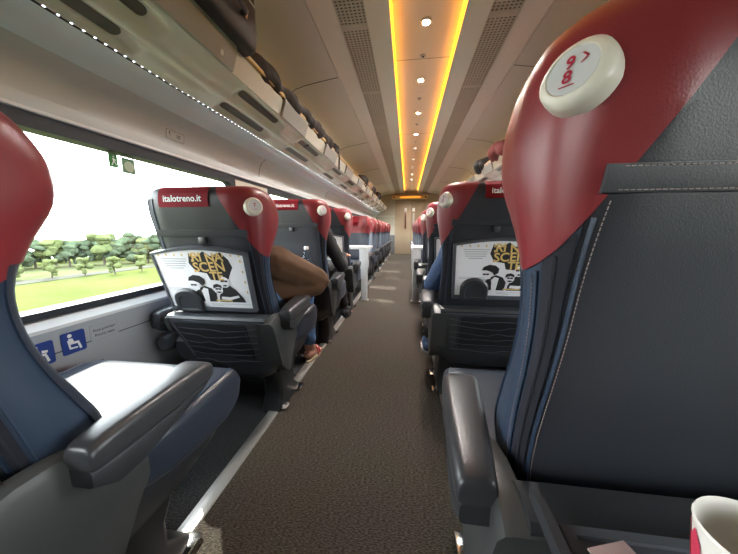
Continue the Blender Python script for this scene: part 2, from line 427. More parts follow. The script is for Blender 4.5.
# ---- ceiling
ZC = 2.37
def ceil_side(side):
    X = lambda x: sideX(side, x)
    out = []
    inner = catmull([(XL-.02, 1.60, 0), (XL, 1.90, 0), (XL+.06, 2.12, 0), (XL+.20, 2.25, 0), (-.66, 2.325, 0)], 16)
    bm = B(); prism(bm, [(X(p.x), p.y) for p in inner] + [(X(-.66), 2.48), (X(XL-.12), 2.48), (X(XL-.12), 1.60)], 'y', Y0, Y1)
    return struct(obj('ceiling_'+side, bm, 'ceil2'))
for side in ('left', 'right'):
    X = lambda x: sideX(side, x)
    cs = ceil_side(side)
    bm = B(); prism(bm, [(X(-.66), 2.330), (X(-.645), 2.322), (X(-.50), 2.360), (X(-.497), 2.47), (X(-.66), 2.47)], 'y', Y0, Y1); obj('cove_panel', bm, 'ceil', cs)
    bm = B(); prism(bm, [(X(-.305), 2.365), (X(-.145), 2.368), (X(-.145), 2.47), (X(-.305), 2.47)], 'y', Y0, Y1); obj('inner_panel', bm, 'ceil', cs, smooth=False)
    for k in range(-1, 6):
        y = 2.80+1.98*(k-1)
        bm = B()
        tube(bm, [(X(p[0]), y, p[1]-.0005) for p in [(q.x, q.y) for q in catmull([(XL+.06, 2.12, 0), (XL+.20, 2.25, 0), (-.66, 2.325, 0)], 8)]], .0028, 5)
        obj('panel_joint', bm, 'rubber', cs)
    # perforated air grille
    v = empty('ceiling_vent', (X(-.40), Y0, 2.365)); tag(v, 'long perforated air grille in the ceiling, %s of the amber light strips' % side, 'air vent')
    inv = Matrix.Translation((-X(-.40), -Y0, -2.365))
    x0, x1 = sorted((X(-.497), X(-.305)))
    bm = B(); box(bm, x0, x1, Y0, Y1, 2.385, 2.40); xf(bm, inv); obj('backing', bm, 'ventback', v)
    for xx in (x0, x1-.006): obj('vent_frame', xf(box(B(), xx, xx+.006, Y0, Y1, 2.360, 2.372), inv), 'vent', v)
    for q in range(1, 7):
        xx = x0+(x1-x0)*q/7; obj('long_rib', xf(box(B(), xx-.005, xx+.005, Y0, Y1, 2.3645, 2.371), inv), 'vent', v)
    bm = B(); y = 0.0
    while y < Y1:
        box(bm, x0+.004, x1-.004, y, y+.013, 2.365, 2.370); y += .028
    for k in range(12):
        y = .25+.985*k
        if y < Y1-.15: box(bm, x0+.004, x1-.004, y, y+.05, 2.3643, 2.3705)
    xf(bm, inv); stuff(obj('slat', bm, 'vent', v, smooth=False))
# recessed centre with the two amber strips
bm = B(); box(bm, -.14, .34, Y0, Y1, 2.425, 2.47); cc = struct(obj('ceiling', bm, 'amberpanel'))
for k in range(0, 6):
    y = 2.80+1.98*(k-1); obj('panel_joint', box(B(), -.130, .330, y, y+.004, 2.4242, 2.426), 'rubber', cc)
for side in ('left', 'right'):
    X = lambda x: sideX(side, x)
    bm = B(); prism(bm, [(X(-.144), 2.367), (X(-.134), 2.4255), (X(-.134), 2.47), (X(-.144), 2.47)], 'y', .0, Y1-.55)
    o = obj('light_strip', bm, 'amber', smooth=False)
    tag(o, 'continuous glowing amber light strip along the %s edge of the ceiling centre panel' % side, 'light')
    bm = B(); prism(bm, [(X(-.144), 2.367), (X(-.134), 2.4255), (X(-.134), 2.47), (X(-.144), 2.47)], 'y', Y0, -.001)
    obj('strip_cover', bm, 'ceil', cc, smooth=False)
def downlight(y, big, i):
    t = empty('downlight' if big else 'ceiling_nozzle', (.10, y, 2.425))
    if big:
        tag(t, 'round recessed warm downlight in the ceiling centre panel, %s from the camera' % ORD[i], 'ceiling light', 'downlights along the ceiling')
        bm = B(); lathe(bm, [(.019, 0), (.040, -.001), (.040, -.014), (.034, -.021), (.027, -.018), (.0215, -.002)], 20); obj('light_ring', bm, 'metal', t)
        bm = B(); lathe(bm, [(.019, -.0005), (.017, -.004), (.001, -.005)], 16); obj('lens', bm, 'spot', t)
    else:
        tag(t, 'small silver round fitting on the ceiling centre panel, %s from the camera' % ORD[i], 'ceiling fitting', 'small fittings between the downlights')
        bm = B(); lathe(bm, [(.026, 0), (.026, -.004), (.018, -.009), (.010, -.010)], 16); obj('fitting_ring', bm, 'metal', t)
        bm = B(); lathe(bm, [(.010, -.009), (.007, -.014), (.001, -.015)], 12); obj('fitting_tip', bm, 'black', t)
ORD = ['first', 'second', 'third', 'fourth', 'fifth', 'sixth', 'seventh', 'eighth', 'ninth', 'tenth', 'eleventh', 'twelfth', 'thirteenth', 'fourteenth']
for i in range(11):
    downlight(2.335+.81*i, True, i); downlight(2.755+.81*i, False, i)

# ---- end walls and the saloon door
def end_wall():
    bm = B()
    box(bm, XL-.1, -.50, Y1, Y1+.06, .75, 2.5); box(bm, .66, XR+.1, Y1, Y1+.06, .75, 2.5); box(bm, -.50, .66, Y1, Y1+.06, 2.10, 2.5)
    e = struct(obj('wall_front', bm, 'endwall', smooth=False))
    bm = B(); box(bm, XL-.1, -.50, Y1-.012, Y1+.05, 0, .75); box(bm, .66, XR+.1, Y1-.012, Y1+.05, 0, .75); obj('kick_panel', bm, 'dark', e, smooth=False)
    bm = B(); box(bm, XL, -.52, Y1-.02, Y1, 1.48, 1.50); obj('ledge_line', bm, 'wall', e)
    for k, (a, b_) in enumerate(((-.50, .109), (.110, .66))):
        bm = B(); box(bm, a, b_, Y1, Y1+.04, 0, 2.10, bev=.004)
        dr = struct(obj('door_%d' % (k+1), bm, 'door'))
        hx = -.085 if k == 0 else .22
        bm = B(); box(bm, hx-.035, hx+.035, Y1-.03, Y1, 1.0, 1.60, bev=.012); obj('door_handle', bm, 'wood' if k == 0 else 'metal', dr)
        bm = B(); box(bm, hx-.05, hx+.05, Y1-.004, Y1, 1.66, 1.80); obj('notice', bm, 'white', dr)
    bm = B(); box(bm, -.6, .8, Y1+.05, Y1+.08, 0, 2.2); struct(obj('trim_9', bm, 'dark'))  # unseen sheet added behind the doors to keep sky out of their gap
    bm = B(); box(bm, -.62, .72, Y1-.30, Y1-.02, 2.12, 2.24, bev=.02)
    s = obj('display_panel', bm, 'lip'); tag(s, 'long information display above the door at the end of the aisle', 'display')
    bm = B(); box(bm, -.30, .46, Y1-.304, Y1-.298, 2.135, 2.20); obj('screen', bm, 'display', s)
    for xx in (-.56, .62): 
        bm = B(); box(bm, xx, xx+.06, Y1-.303, Y1-.298, 2.14, 2.19); obj('end_cap', bm, 'black', s)
    bm = B(); box(bm, XL-.1, XR+.1, Y0-.06, Y0, 0, 2.5); struct(obj('wall_back', bm, 'endwall'))
    bm = B(); box(bm, XL-.12, XR+.12, Y0, Y1, 2.47, 2.52); struct(obj('roof', bm, 'dark'))
end_wall()

# ------------------------------------------------------------------ seats
HW = .26
LV = [  # z, half width, rear y, wing front y, centre front y, corner radius
    (.40, .215, .150, .250, .235, .035),
    (.46, .225, .125, .262, .245, .038),
    (.54, .235, .110, .268, .240, .040),
    (.62, .238, .095, .238, .205, .042),
    (.70, .236, .080, .205, .180, .044),
    (.78, .236, .066, .183, .160, .048),
    (.86, .242, .052, .180, .148, .056),
    (.93, .252, .036, .205, .145, .070),
    (1.00, .262, .020, .245, .150, .088),
    (1.06, .265, .008, .250, .150, .094),
    (1.105, .262, .002, .235, .150, .094),
    (1.140, .254, .004, .212, .145, .088),
    (1.163, .238, .018, .178, .130, .074),
    (1.174, .215, .040, .140, .110, .048),
]
LVD = catmull([l[:3] for l in LV], 52); LVD2 = catmull([l[3:] for l in LV], 52)
LVD = [(a.x, a.y, a.z, b.x, b.y, b.z) for a, b in zip(LVD, LVD2)]
def level_at(z):
    for a, b in zip(LVD, LVD[1:]):
        if a[0] <= z <= b[0]:
            t = (z-a[0])/(b[0]-a[0]+1e-9); return tuple(p+(q-p)*t for p, q in zip(a, b))
    return LVD[-1] if z > 1 else LVD[0]
NH = 26                      # samples on half a ring
def half_ring(l):
    z, hw, yr, yf, yc, rc = l
    th = yf-yr; rc = min(rc, th*.48)
    pts = [(0, yr, 0), (hw*.45, yr, 0), (hw-rc, yr, 0), (hw-rc*.29, yr+rc*.29, 0), (hw, yr+rc, 0)]
    rf = min(.045, th*.3)
    pts += [(hw-.001, max(yr+rc+.004, (yr+rc+yf-rf)/2), 0), (hw-.006, yf-rf, 0), (hw-.020, yf-rf*.25, 0), (hw-.048, yf, 0), (hw-.095, yf*.45+yc*.55, 0), (hw*.4, yc, 0), (0, yc, 0)]
    return catmull(pts, NH)
IZIP, IMID = int(NH*2.4/11+.5), int(NH*6.2/11+.5)
def rear_y(z): return level_at(z)[2]
def shell_bm():
    bm = bmesh.new(); lay = bm.faces.layers.int.new('reg')
    rings = []
    for l in LVD:
        h = half_ring(l)
        full = [(p.x, p.y, l[0]) for p in h] + [(-p.x, p.y, l[0]) for p in reversed(h[1:-1])]
        rings.append([bm.verts.new(p) for p in full])
    n = len(rings[0])
    for a, b in zip(rings, rings[1:]):
        for j in range(n):
            k = (j+1) % n; f = bm.faces.new((a[j], a[k], b[k], b[j]))
            i = min(j, n-1-j)
            f[lay] = 0 if i < IZIP else (1 if i < IMID else 2)
    f = bm.faces.new(rings[-1]); f[lay] = 2
    f = bm.faces.new(list(reversed(rings[0]))); f[lay] = 2
    return bm, lay
RN, RD = Vector((1.9, .1, 1)).normalized(), 1.345/Vector((1.9, .1, 1)).length
def cut(bm, co, no, keep_pos):
    bmesh.ops.bisect_plane(bm, geom=bm.verts[:]+bm.edges[:]+bm.faces[:], plane_co=co, plane_no=no, clear_inner=keep_pos, clear_outer=not keep_pos)
def keep(regs):
    bm, lay = shell_bm()
    bmesh.ops.delete(bm, geom=[f for f in bm.faces if f[lay] not in regs], context='FACES'); return bm
def merge(bms):
    out = bmesh.new()
    for b in bms:
        me = bpy.data.meshes.new('t'); b.to_mesh(me); b.free(); out.from_mesh(me); bpy.data.meshes.remove(me)
    bmesh.ops.remove_doubles(out, verts=out.verts, dist=.0004); return out
ZRED = .905
def rim(bm, off=.0022, depth=.006):
    """lift a panel a little off the shell and turn its edge inwards, like a sewn cover"""
    bmesh.ops.recalc_face_normals(bm, faces=bm.faces); bm.normal_update()
    nv = {v: v.normal.copy() for v in bm.verts}
    c = Vector((0, .11, .8))
    be = [e for e in bm.edges if e.is_boundary]
    for v in bm.verts: v.co += nv[v]*off
    if depth:
        r = bmesh.ops.extrude_edge_only(bm, edges=be)
        nvv = [v for v in r['geom'] if isinstance(v, bmesh.types.BMVert)]
        for v in nvv:
            src = min((e.other_vert(v) for e in v.link_edges if e.other_vert(v) in nv), key=lambda q: (q.co-v.co).length, default=None)
            if src: v.co = src.co - nv[src]*depth
    return bm
def make_back_parts():
    reds = []
    a = keep((2,)); cut(a, (0, 0, ZRED), (0, 0, 1), True); reds.append(a)
    b = keep((0, 1)); cut(b, RN*RD, RN, True); reds.append(b)
    red = merge(reds)
    pan = keep((0,)); cut(pan, RN*RD, RN, False)
    sid = keep((1,)); cut(sid, RN*RD, RN, False)
    fr = keep((2,)); cut(fr, (0, 0, ZRED), (0, 0, 1), False)
    side2 = []
    for sg in (1, -1):
        c_ = sid.copy(); bmesh.ops.delete(c_, geom=[f for f in c_.faces if f.calc_center_median().x*sg < 0], context='FACES'); side2.append(c_)
    sid.free(); return red, pan, side2, fr
def recliner(angle, drop=0.0):
    c = Vector((0, .14, .44)); m = Matrix.Translation((0, 0, -drop)) @ Matrix.Translation(c) @ Matrix.Rotation(R(angle), 4, 'X') @ Matrix.Translation(-c)
    return m
def surf_pts(iidx, z0, z1, n, off):
    """points running down the shell at ring index iidx"""
    out = []
    for k in range(n+1):
        z = z0+(z1-z0)*k/n; h = half_ring(level_at(z))
        i = iidx; p = h[int(i)].lerp(h[int(i)+1], i-int(i)); q = h[int(i)+1]-h[int(i)]
        nrm = Vector((q.y, -q.x, 0)).normalized(); out.append(Vector((p.x+nrm.x*off, p.y+nrm.y*off, z)))
    return out
def z_under_red(iidx):
    z = 1.0
    while z > .8:
        p = surf_pts(iidx, z-.001, z, 1, 0)[1]
        if RN.dot(p) < RD-.004: return z
        z -= .004
    return z
def tube_dashes(bm, pts, step, length, r):
    acc = 0; i = 0
    segs = [(Vector(a), Vector(b)) for a, b in zip(pts, pts[1:])]
    tot = sum((b-a).length for a, b in segs); s = 0
    def at(s):
        for a, b in segs:
            L = (b-a).length
            if s <= L: return a.lerp(b, s/L if L else 0)
            s -= L
        return segs[-1][1]
    while s < tot-length:
        tube(bm, [at(s), at(s+length)], r, 4); s += step
POSTER = {}
_cache = {}
def mesh_cached(key, fn, m, **k):
    if key not in _cache: _cache[key] = to_mesh(fn(), m, **k)
    return _cache[key]

def lean(bm):
    for v in bm.verts: v.co.y += .36*max(0, .545-v.co.z)*max(0, 1-max(0, v.co.y-.02)/.22)
    return bm
def make_seat(s, recline=0.0, drop=0.0, tray='up', aisle_arm=True, wall_arm=True, middle_arm=False, detail=False, ring='icon', ring_on=True, wrow=True, arm_shift=0.0):
    """s=+1: the aisle is on local +x; s=-1 mirrored. Seat faces local +y. Returns its root empty."""
    root = empty('passenger_seat')
    MX = Matrix.Diagonal((s, 1, 1, 1))
    RC = recliner(recline, drop)
    key = (s, recline, drop)
    def add(name, fn, m, on_back=False, parent=None, mirror=True, tagk='', **k):
        def build():
            bm = fn()
            if on_back: xf(bm, RC)
            if mirror and s < 0: xf(bm, MX)
            return bm
        me = mesh_cached((name, tagk, s if mirror else 0, (recline, drop) if on_back else 0), build, m, **k)
        return link(name, me, parent or root)
    # --- backrest
    bk = {}
    if ('back',)+key not in _cache:
        red, pan, sid, fr = make_back_parts()
        out = []
        for bmm, off, dep, m in ((red, .0025, .007, 'red'), (pan, .0005, .004, 'panel'), (sid[0], .0005, .004, 'side'), (sid[1], .0005, .004, 'side'), (fr, 0, 0, 'cushion')):
            rim(bmm, off, dep); xf(bmm, RC)
            if s < 0: xf(bmm, MX)
            out.append(to_mesh(bmm, m, angle=55))
        _cache[('back',)+key] = out
    red, pan, sid, sid2, fr = _cache[('back',)+key]
    link('headrest_cover', red, root); link('back_panel', pan, root); link('side_panel', sid, root); link('side_panel', sid2, root); link('back_cushion', fr, root)
    # piping and zip along both rear corners
    def piping(sg, ii, zt):
        def fn():
            p = surf_pts(ii, .47, zt, 30, .002); return tube(B(), [(sg*q.x, q.y, q.z) for q in p], .0028, 6)
        return fn
    for sg, ii, zt in ((1, IZIP-.35, z_under_red(IZIP-.35)), (1, IZIP+2.3, z_under_red(IZIP+2.3)), (-1, IZIP-.35, 1.13), (-1, IZIP+2.3, 1.13)):
        add('piping', piping(sg, ii, zt), 'side', True, tagk=(sg, ii))
    def zipper(sg):
        def fn():
            bm = B()
            zt = z_under_red(IZIP+.1) if sg > 0 else 1.13
            a = surf_pts(IZIP+.1, .47, zt, 30, .0018); b = surf_pts(IZIP+1.0, .47, zt, 30, .0018); c = surf_pts(IZIP+1.9, .47, zt, 30, .0018)
            for l_, (u, v, w_) in enumerate(zip(zip(a, a[1:]), zip(b, b[1:]), zip(c, c[1:]))):
                for (p, q) in ((u, v), (v, w_)):
                    bm.faces.new([bm.verts.new((sg*t.x, t.y, t.z)) for t in (p[0], p[1], q[1], q[0])])
            bmesh.ops.remove_doubles(bm, verts=bm.verts, dist=.00001); return bm
        return fn
    def zteeth(sg):
        def fn():
            zt = z_under_red(IZIP+1.0) if sg > 0 else 1.13
            return tube(B(), [(sg*q.x, q.y, q.z) for q in surf_pts(IZIP+1.0, .47, zt, 30, .0026)], .0022, 5)
        return fn
    for sg in (1, -1):
        zz = add('zip', zipper(sg), 'zip', True, tagk=sg); add('zip_teeth', zteeth(sg), 'rubber', True, parent=zz, tagk=sg)
    # sewn flap across the rear panel
    def flap():
        bm = B(); hw_ = HW-.052; rows_ = []
        for z, o_ in ((.970, .0), (.971, .0045), (.985, .0055), (1.000, .0045), (1.001, .0)):
            rows_.append((rear_y(z)-o_, z))
        loft(bm, [[(-hw_, y, z) for y, z in rows_], [(hw_, y, z) for y, z in rows_]]); return bm
    add('rear_flap', flap, 'panel', True, angle=25)
    if detail:
        def st():
            bm = B()
            for z in (.9735, .9975):
                tube_dashes(bm, [(-.19, rear_y(z)-.0055, z), (.196, rear_y(z)-.0055, z)], .0062, .0042, .0007)
            tube_dashes(bm, surf_pts(IZIP-.75, .49, z_under_red(IZIP-.75), 40, .0012), .0062, .0042, .0007)
            tube_dashes(bm, surf_pts(IZIP+2.8, .47, z_under_red(IZIP+2.8), 40, .0012), .0062, .0042, .0007)
            return bm
        stuff(add('stitching', st, 'stitch', True))
    # latch that holds the tray
    def latch():
        bm = B(); y = rear_y(.955); box(bm, -.016, .016, y-.016, y+.004, .940, .970, bev=.004); return bm
    add('tray_latch', latch, 'shell', True)
    # headrest name strip folded over the top
    def strip():
        path = [(rear_y(z)-.0055, z) for z in (1.095, 1.11, 1.125)]
        top = [(LVD[i][2]-.004, LVD[i][0]+.003) for i in range(len(LVD)) if LVD[i][0] > 1.13]
        fro = [(LVD[i][4]+.004, LVD[i][0]+.003) for i in range(len(LVD)-1, -1, -1) if LVD[i][0] > 1.0]
        pth = path+top+fro; bm = B(); w2 = .112
        up_ = [[(x, y, z) for y, z in pth] for x in (-w2-.045, w2-.045)]
        loft(bm, up_, closed=False, cap=False)
        bmesh.ops.solidify(bm, geom=bm.faces[:], thickness=.002); return bm
    nst = add('headrest_strip', strip, 'tag', True, angle=60)
    def lettering():
        bm = text_bm('italotreno.it', .036, bold=.0006); zc = 1.128
        for v in bm.verts: v.co = (v.co.x, -.0085, v.co.z+zc)
        for v in bm.verts: v.co.y = min(rear_y(v.co.z), .012)-.0095
        xf(bm, Matrix.Translation((-.045*s, 0, 0))); xf(bm, RC); return bm
    me = mesh_cached(('letter',)+key, lettering, 'white', smooth=False); link('lettering', me, nst)
    # round seat-number disc on the aisle-side corner
    if ring_on:
        l = level_at(1.093); rc = l[5]; cpos = Vector((l[1]-rc*.26, l[2]+rc*.34, 1.093)); nrm = Vector((.76, -.58, .26)).normalized()
        xax = Vector((0, 0, 1)).cross(nrm).normalized(); yax = nrm.cross(xax)
        frame = Matrix((xax, yax, nrm)).transposed().to_4x4(); frame.translation = cpos+nrm*.001
        def disc():
            bm = B(); lathe(bm, [(.037, -.014), (.037, .003), (.0362, .009), (.0300, .0150), (.0265, .0155), (.0250, .0140)], 36, frame); return bm
        nd = add('number_disc', disc, 'cream', True)
        def face():
            bm = B(); lathe(bm, [(.0251, .0130), (.0251, .0148), (.001, .0142)], 32, frame); return bm
        add('disc_face', face, 'ringface', True, parent=nd)
        # prints are made unmirrored so that they stay readable
        n2 = Vector((nrm.x*s, nrm.y, nrm.z)); c2 = Vector((cpos.x*s, cpos.y, cpos.z)); x2 = Vector((0, 0, 1)).cross(n2).normalized(); y2 = n2.cross(x2)
        fr2 = Matrix((x2, -n2, y2)).transposed().to_4x4(); fr2.translation = c2+n2*.0166
        def prints():
            bms = []
            if ring == 'numbers':
                rot = Matrix.Rotation(R(0), 4, 'Y')
                for t, dx, dz in (('9', -.003, .0085), ('8', -.003, -.0070)):
                    b = text_bm(t, .0190, bold=.0005); xf(b, Matrix.Translation((dx, 0, dz))); bms.append(b)
                b = flat([(.0070, .0150), (.0095, .0150), (.0150, .0095), (.0095, .0040), (.0070, .0040), (.0122, .0095)]); bms.append(b)
                b = flat([(-.0095, -.0172), (.0060, -.0172), (.0060, -.0157), (-.0095, -.0157)]); bms.append(b)
            else:
                b = text_bm(ring, .022, bold=.0005); xf(b, Matrix.Translation((0, 0, .002))); bms.append(b)
                b = flat([(-.008, -.0150), (.008, -.0150), (.008, -.0137), (-.008, -.0137)]); bms.append(b)
            bm = merge(bms); xf(bm, fr2); xf(bm, RC); return bm
        me = mesh_cached(('ringprint', ring)+key, prints, 'redprint', smooth=False); link('disc_print', me, nd)
    # --- cushion
    def cushion():
        bm = B(); rings = []
        prof = [(.10, .395, .455), (.14, .375, .466), (.24, .35, .470), (.40, .325, .472), (.52, .318, .476), (.60, .325, .476), (.640, .340, .466), (.658, .370, .446), (.662, .395, .425)]
        P = catmull([(a, b, c) for a, b, c in prof], 28)
        for p in P:
            y, zb_, zt_ = p; hw = .238+.056*min(1, max(0, (y-.16)/.14))-.018*max(0, (y-.5)/.16)**2; h2 = (zt_-zb_)/2; r = min(.032, h2*.9); zm = (zt_+zb_)/2
            rr_ = rrect(hw, max(h2, .008), min(r, max(h2, .008)*.95), 5)
            rings.append([(u, y, zm+v-(.010*(1-(u/hw)**2) if v > 0 else 0)) for u, v in rr_])
        loft(bm, rings); return bm
    sc_ = add('seat_cushion', cushion, 'cushion', angle=50)
    def cpipe(sg):
        return lambda: tube(B(), [(sg*.225, .15, .464), (sg*.268, .28, .4685), (sg*.275, .45, .4725), (sg*.270, .58, .4755), (sg*.258, .635, .466)], .003, 6)
    for sg in (-1, 1): add('cushion_piping', cpipe(sg), 'side', parent=sc_, tagk=sg)
    # --- lower shell
    def shell():
        bm = B(); rings = []
        prof = [(.080, .30, .40), (.105, .24, .42), (.125, .21, .44), (.17, .19, .45), (.26, .185, .425), (.40, .208, .375), (.52, .248, .345), (.60, .288, .335), (.640, .318, .330)]
        for p in catmull(prof, 26):
            y, zb_, zt_ = p; hwt = .272-.03*max(0, (y-.35)/.3)**2; hwb = hwt-.085
            h = zt_-zb_
            q = [(hwt, zt_), (hwt-.001, zb_+h*.6), (hwt-.012, zb_+h*.3), (hwb, zb_+h*.06), (hwb-.045, zb_), (0, zb_)]
            rings.append([(u, y, v) for u, v in q] + [(-u, y, v) for u, v in reversed(q[:-1])] )
        loft(bm, rings); return bm
    add('lower_shell', shell, 'shell', angle=50)
    def rear_shell(part_):
        # raised rim round the foot of the backrest; rises to a shoulder on each side
        def wing(sg):
            bm = B(); rings = []
            for y, zt_, zb_ in ((.002, .535, .30), (.030, .550, .265), (.07, .558, .24), (.13, .556, .235), (.19, .540, .28), (.26, .505, .36), (.33, .465, .40)) if sg > 0 else ((.006, .545, .47), (.030, .560, .46), (.07, .566, .45), (.13, .560, .44), (.19, .538, .44), (.26, .500, .44), (.33, .475, .44)):
                x1 = .285 if sg > 0 else .258; x0 = .236-(.085 if sg > 0 and y < .05 else 0)
                rings.append([(sg*x0, y, zb_), (sg*(x1-.004), y, zb_), (sg*x1, y, zb_+.02), (sg*x1, y, zt_-.02), (sg*(x1-.008), y, zt_-.004), (sg*(x1-.02), y, zt_), (sg*x0, y, zt_-.006)])
            loft(bm, rings); return bm
        if part_ in (1, -1): return wing(part_)
        bm = B()
        pf = [(.006, .545), (.012, .556), (.026, .561), (.075, .560), (.085, .30), (.030, .25), (.018, .30)]
        loft(bm, [[(x-(.055 if x < 0 else .03)*min(1, max(0, (.545-z)/.25))*(-1 if x < 0 else 1), y, z) for y, z in pf] for x in (-.24, .245)])
        return bm
    for sg in (1, -1): add('shell_shoulder', (lambda sg=sg: lean(rear_shell(sg))), 'shoulder', angle=35, tagk=sg)
    add('rear_shell', lambda: lean(rear_shell(0)), 'shell', angle=35)
    def pocket():
        bm = B()
        outer = [(-.222, .538), (.218, .538), (.196, .275), (-.172, .275)]; inn = [(-.208, .525), (.204, .525), (.184, .288), (-.160, .288)]
        Y = lambda z, o=0: .012-o
        loft(bm, [[(x, Y(z, 0), z) for x, z in outer], [(x, Y(z, .010), z) for x, z in outer], [(x, Y(z, .010), z) for x, z in inn], [(x, Y(z, -.006), z) for x, z in inn]], cap=False)
        return bm
    pk = add('pocket_frame', lambda: lean(pocket()), 'trayf', smooth=False)
    def pback():
        return prism(B(), [(-.214, .532), (.210, .532), (.190, .280), (-.166, .280)], 'y', .0055, .0085)
    add('pocket_back', lambda: lean(pback()), 'black', parent=pk)
    def net(k):
        bm = B(); rnd = random.Random(3+k)
        if True:
            z0 = .505-.036*k
            pts = []
            for q in range(9):
                t = q/8; x = (-.204+.0075*k)+(.404-.011*k)*t
                pts.append((x, -.006-.010*math.sin(PI*t), z0 - .012*math.sin(PI*t)*rnd.uniform(.2, 1.5) + .012*(t-.5)*rnd.uniform(-1, 1)))
            tube(bm, pts, .0016, 5)
        return bm
    for k in range(6): add('net_cord', (lambda k=k: lean(net(k))), 'trayf', parent=pk, tagk=k)
    def leaflet():
        bm = B(); box(bm, .05, .145, -.003, .002, .33, .52); return bm
    add('leaflet', lambda: lean(leaflet()), 'black', parent=pk)
    def bar():
        bm = B(); tube(bm, [(-.15, .16, .235), (-.14, .13, .225), (.18, .13, .225), (.19, .16, .235)], .006, 8); return bm
    add('bar', bar, 'metal')
    # --- leg
    def leg():
        bm = B(); pf = [(.17, 0), (.40, 0), (.36, .10), (.40, .22), (.18, .22), (.20, .10)]
        for x in ((.125, .235),):
            rings = []
            for z, y0_, y1_ in ((0, .15, .44), (.02, .155, .43), (.08, .185, .36), (.16, .18, .36), (.23, .15, .40)):
                rings.append([(u, v, z) for u, v in rrect(.052, (y1_-y0_)/2, .02, 3, .175, (y0_+y1_)/2)])
            loft(bm, rings)
        return bm
    if wrow:
        lg = add('leg', leg, 'black', angle=40)
        for fa, fb in ((.36, .44), (.17, .23)): add('foot_plate', (lambda fa=fa, fb=fb: box(B(), .205, .255, fa, fb, 0.0, .016, bev=.004)), 'chrome', parent=lg, tagk=fa)
        def post():
            bm = B(); box(bm, -.25, -.17, .18, .40, 0, .23, bev=.01); return bm
        add('wall_leg', post, 'black')
    # --- armrests
    def arm_pad(sgn_off):
        def fn():
            bm = B(); rings = []
            P = [(0.088, .560, .530, .305, .026), (0.094, .575, .522, .305, .031), (0.130, .582, .520, .303, .034), (0.200, .585, .520, .297, .038), (0.320, .584, .522, .286, .043), (0.400, .580, .526, .277, .045), (0.435, .568, .530, .273, .040), (0.450, .552, .536, .272, .026)]
            if sgn_off < 0: P = [(p[0]-.05, p[1]-.02, p[2]-.02, p[3]+.014, p[4]*.92) for p in P]
            A = catmull([p[:3] for p in P], 24); C_ = catmull([(p[3], p[4], 0) for p in P], 24)
            for a, c in zip(A, C_):
                y, zt_, zb_ = a; h = (zt_-zb_)/2
                rings.append([(sgn_off*(c.x if sgn_off > 0 else c.x+.012)+u, y, (zt_+zb_)/2+v) for u, v in rrect(c.y, h, min(.018, h*.9, c.y*.8), 4)])
            loft(bm, rings); return bm
        return fn
    def arm_body(sgn_off):
        def fn():
            bm = B(); rings = []
            P = [(0.088, .532, .497, .305, .026), (0.130, .528, .470, .302, .032), (0.190, .526, .470, .298, .034), (0.290, .526, .498, .290, .037), (0.390, .530, .512, .280, .038), (0.445, .538, .526, .274, .030)]
            if sgn_off < 0: P = [(p[0]-.05, p[1]-.02, p[2]-.02, p[3]+.014, p[4]*.92) for p in P]
            for y, zt_, zb_, xc_, hw in P:
                xc_ = xc_ if sgn_off > 0 else xc_+.012
                rings.append([(sgn_off*xc_+u, y, (zt_+zb_)/2+v) for u, v in rrect(hw, (zt_-zb_)/2, min(.008, (zt_-zb_)*.4), 2)])
            loft(bm, rings)
            return bm
        return fn
    if aisle_arm:
        a = add('armrest', arm_pad(1), 'armpad', tagk='aisle', angle=50); a.location.y = arm_shift; add('armrest_body', arm_body(1), 'shell', parent=a, tagk='aisle', angle=40)
    if wall_arm:
        a = add('armrest', arm_pad(-1), 'armpad', tagk='wall', angle=50); add('armrest_body', arm_body(-1), 'shell', parent=a, tagk='wall', angle=40)
        def knob():
            bm = B(); rings = []
            for y, r in ((.02, .018), (.026, .036), (.05, .044), (.12, .046), (.20, .030)):
                rings.append([(-.315+.8*u, y+.02, .395+v) for u, v in rrect(r, r, r*.9, 4)])
            loft(bm, rings); return bm
        add('arm_hinge', knob, 'trayf', angle=50)
    # --- tray table and poster (never mirrored: lettering must read)
    TS = Matrix.Translation((0, rear_y(.6)-.022, .60+drop*.45)) @ Matrix.Rotation(R(12), 4, 'X')
    pre = RC @ Matrix.Translation((-.030*s, 0, 0))
    outline = [(-.214, .0), (.214, .0), (.226, .29)] + [(.226-.452*k/12, .29+.030*math.sin(PI*k/12)) for k in range(1, 12)] + [(-.226, .29)]
    inner = [(-.203, .022), (.203, .022), (.213, .283)] + [(.213-.426*k/12, .283+.024*math.sin(PI*k/12)) for k in range(1, 12)] + [(-.213, .283)]
    if tray == 'up':
        def fr_():
            bm = B()
            o2 = [(x*.985, .004+z*.985) for x, z in outline]
            loft(bm, [[(x, .016, z) for x, z in outline], [(x, -.004, z) for x, z in outline], [(x, -.010, z) for x, z in o2], [(x, -.010, z) for x, z in inner], [(x, -.003, z) for x, z in inner]], cap=False)
            bm.faces.new([bm.verts.new((x, .016, z)) for x, z in outline])
            xf(bm, pre @ TS); return bm
        tr = add('tray_table', fr_, 'trayf', mirror=False, tagk=key, smooth=False)
        def holder():
            bm = B(); pl = [(-.178, .0), (-.040, .0)] ; arc = [(-.040, .058)] + [(-.109+.069*math.cos(R(a)), .058+.060*math.sin(R(a))) for a in range(15, 180, 15)] + [(-.178, .058)]
            poly = pl+arc; cx_, cz_ = -.109, .04
            rr2 = [[(cx_+(x-cx_)*k, y, cz_+(z-cz_)*k) for x, z in poly] for k, y in ((1.0, .002), (1.0, -.014), (.90, -.021), (.66, -.021), (.62, -.017), (.5, -.017))]
            loft(bm, rr2); xf(bm, pre @ TS); return bm
        add('cup_holder', holder, 'shell', mirror=False, parent=tr, tagk=key, angle=30)
        # the poster's own frame is the tray plane
        M2 = pre @ TS
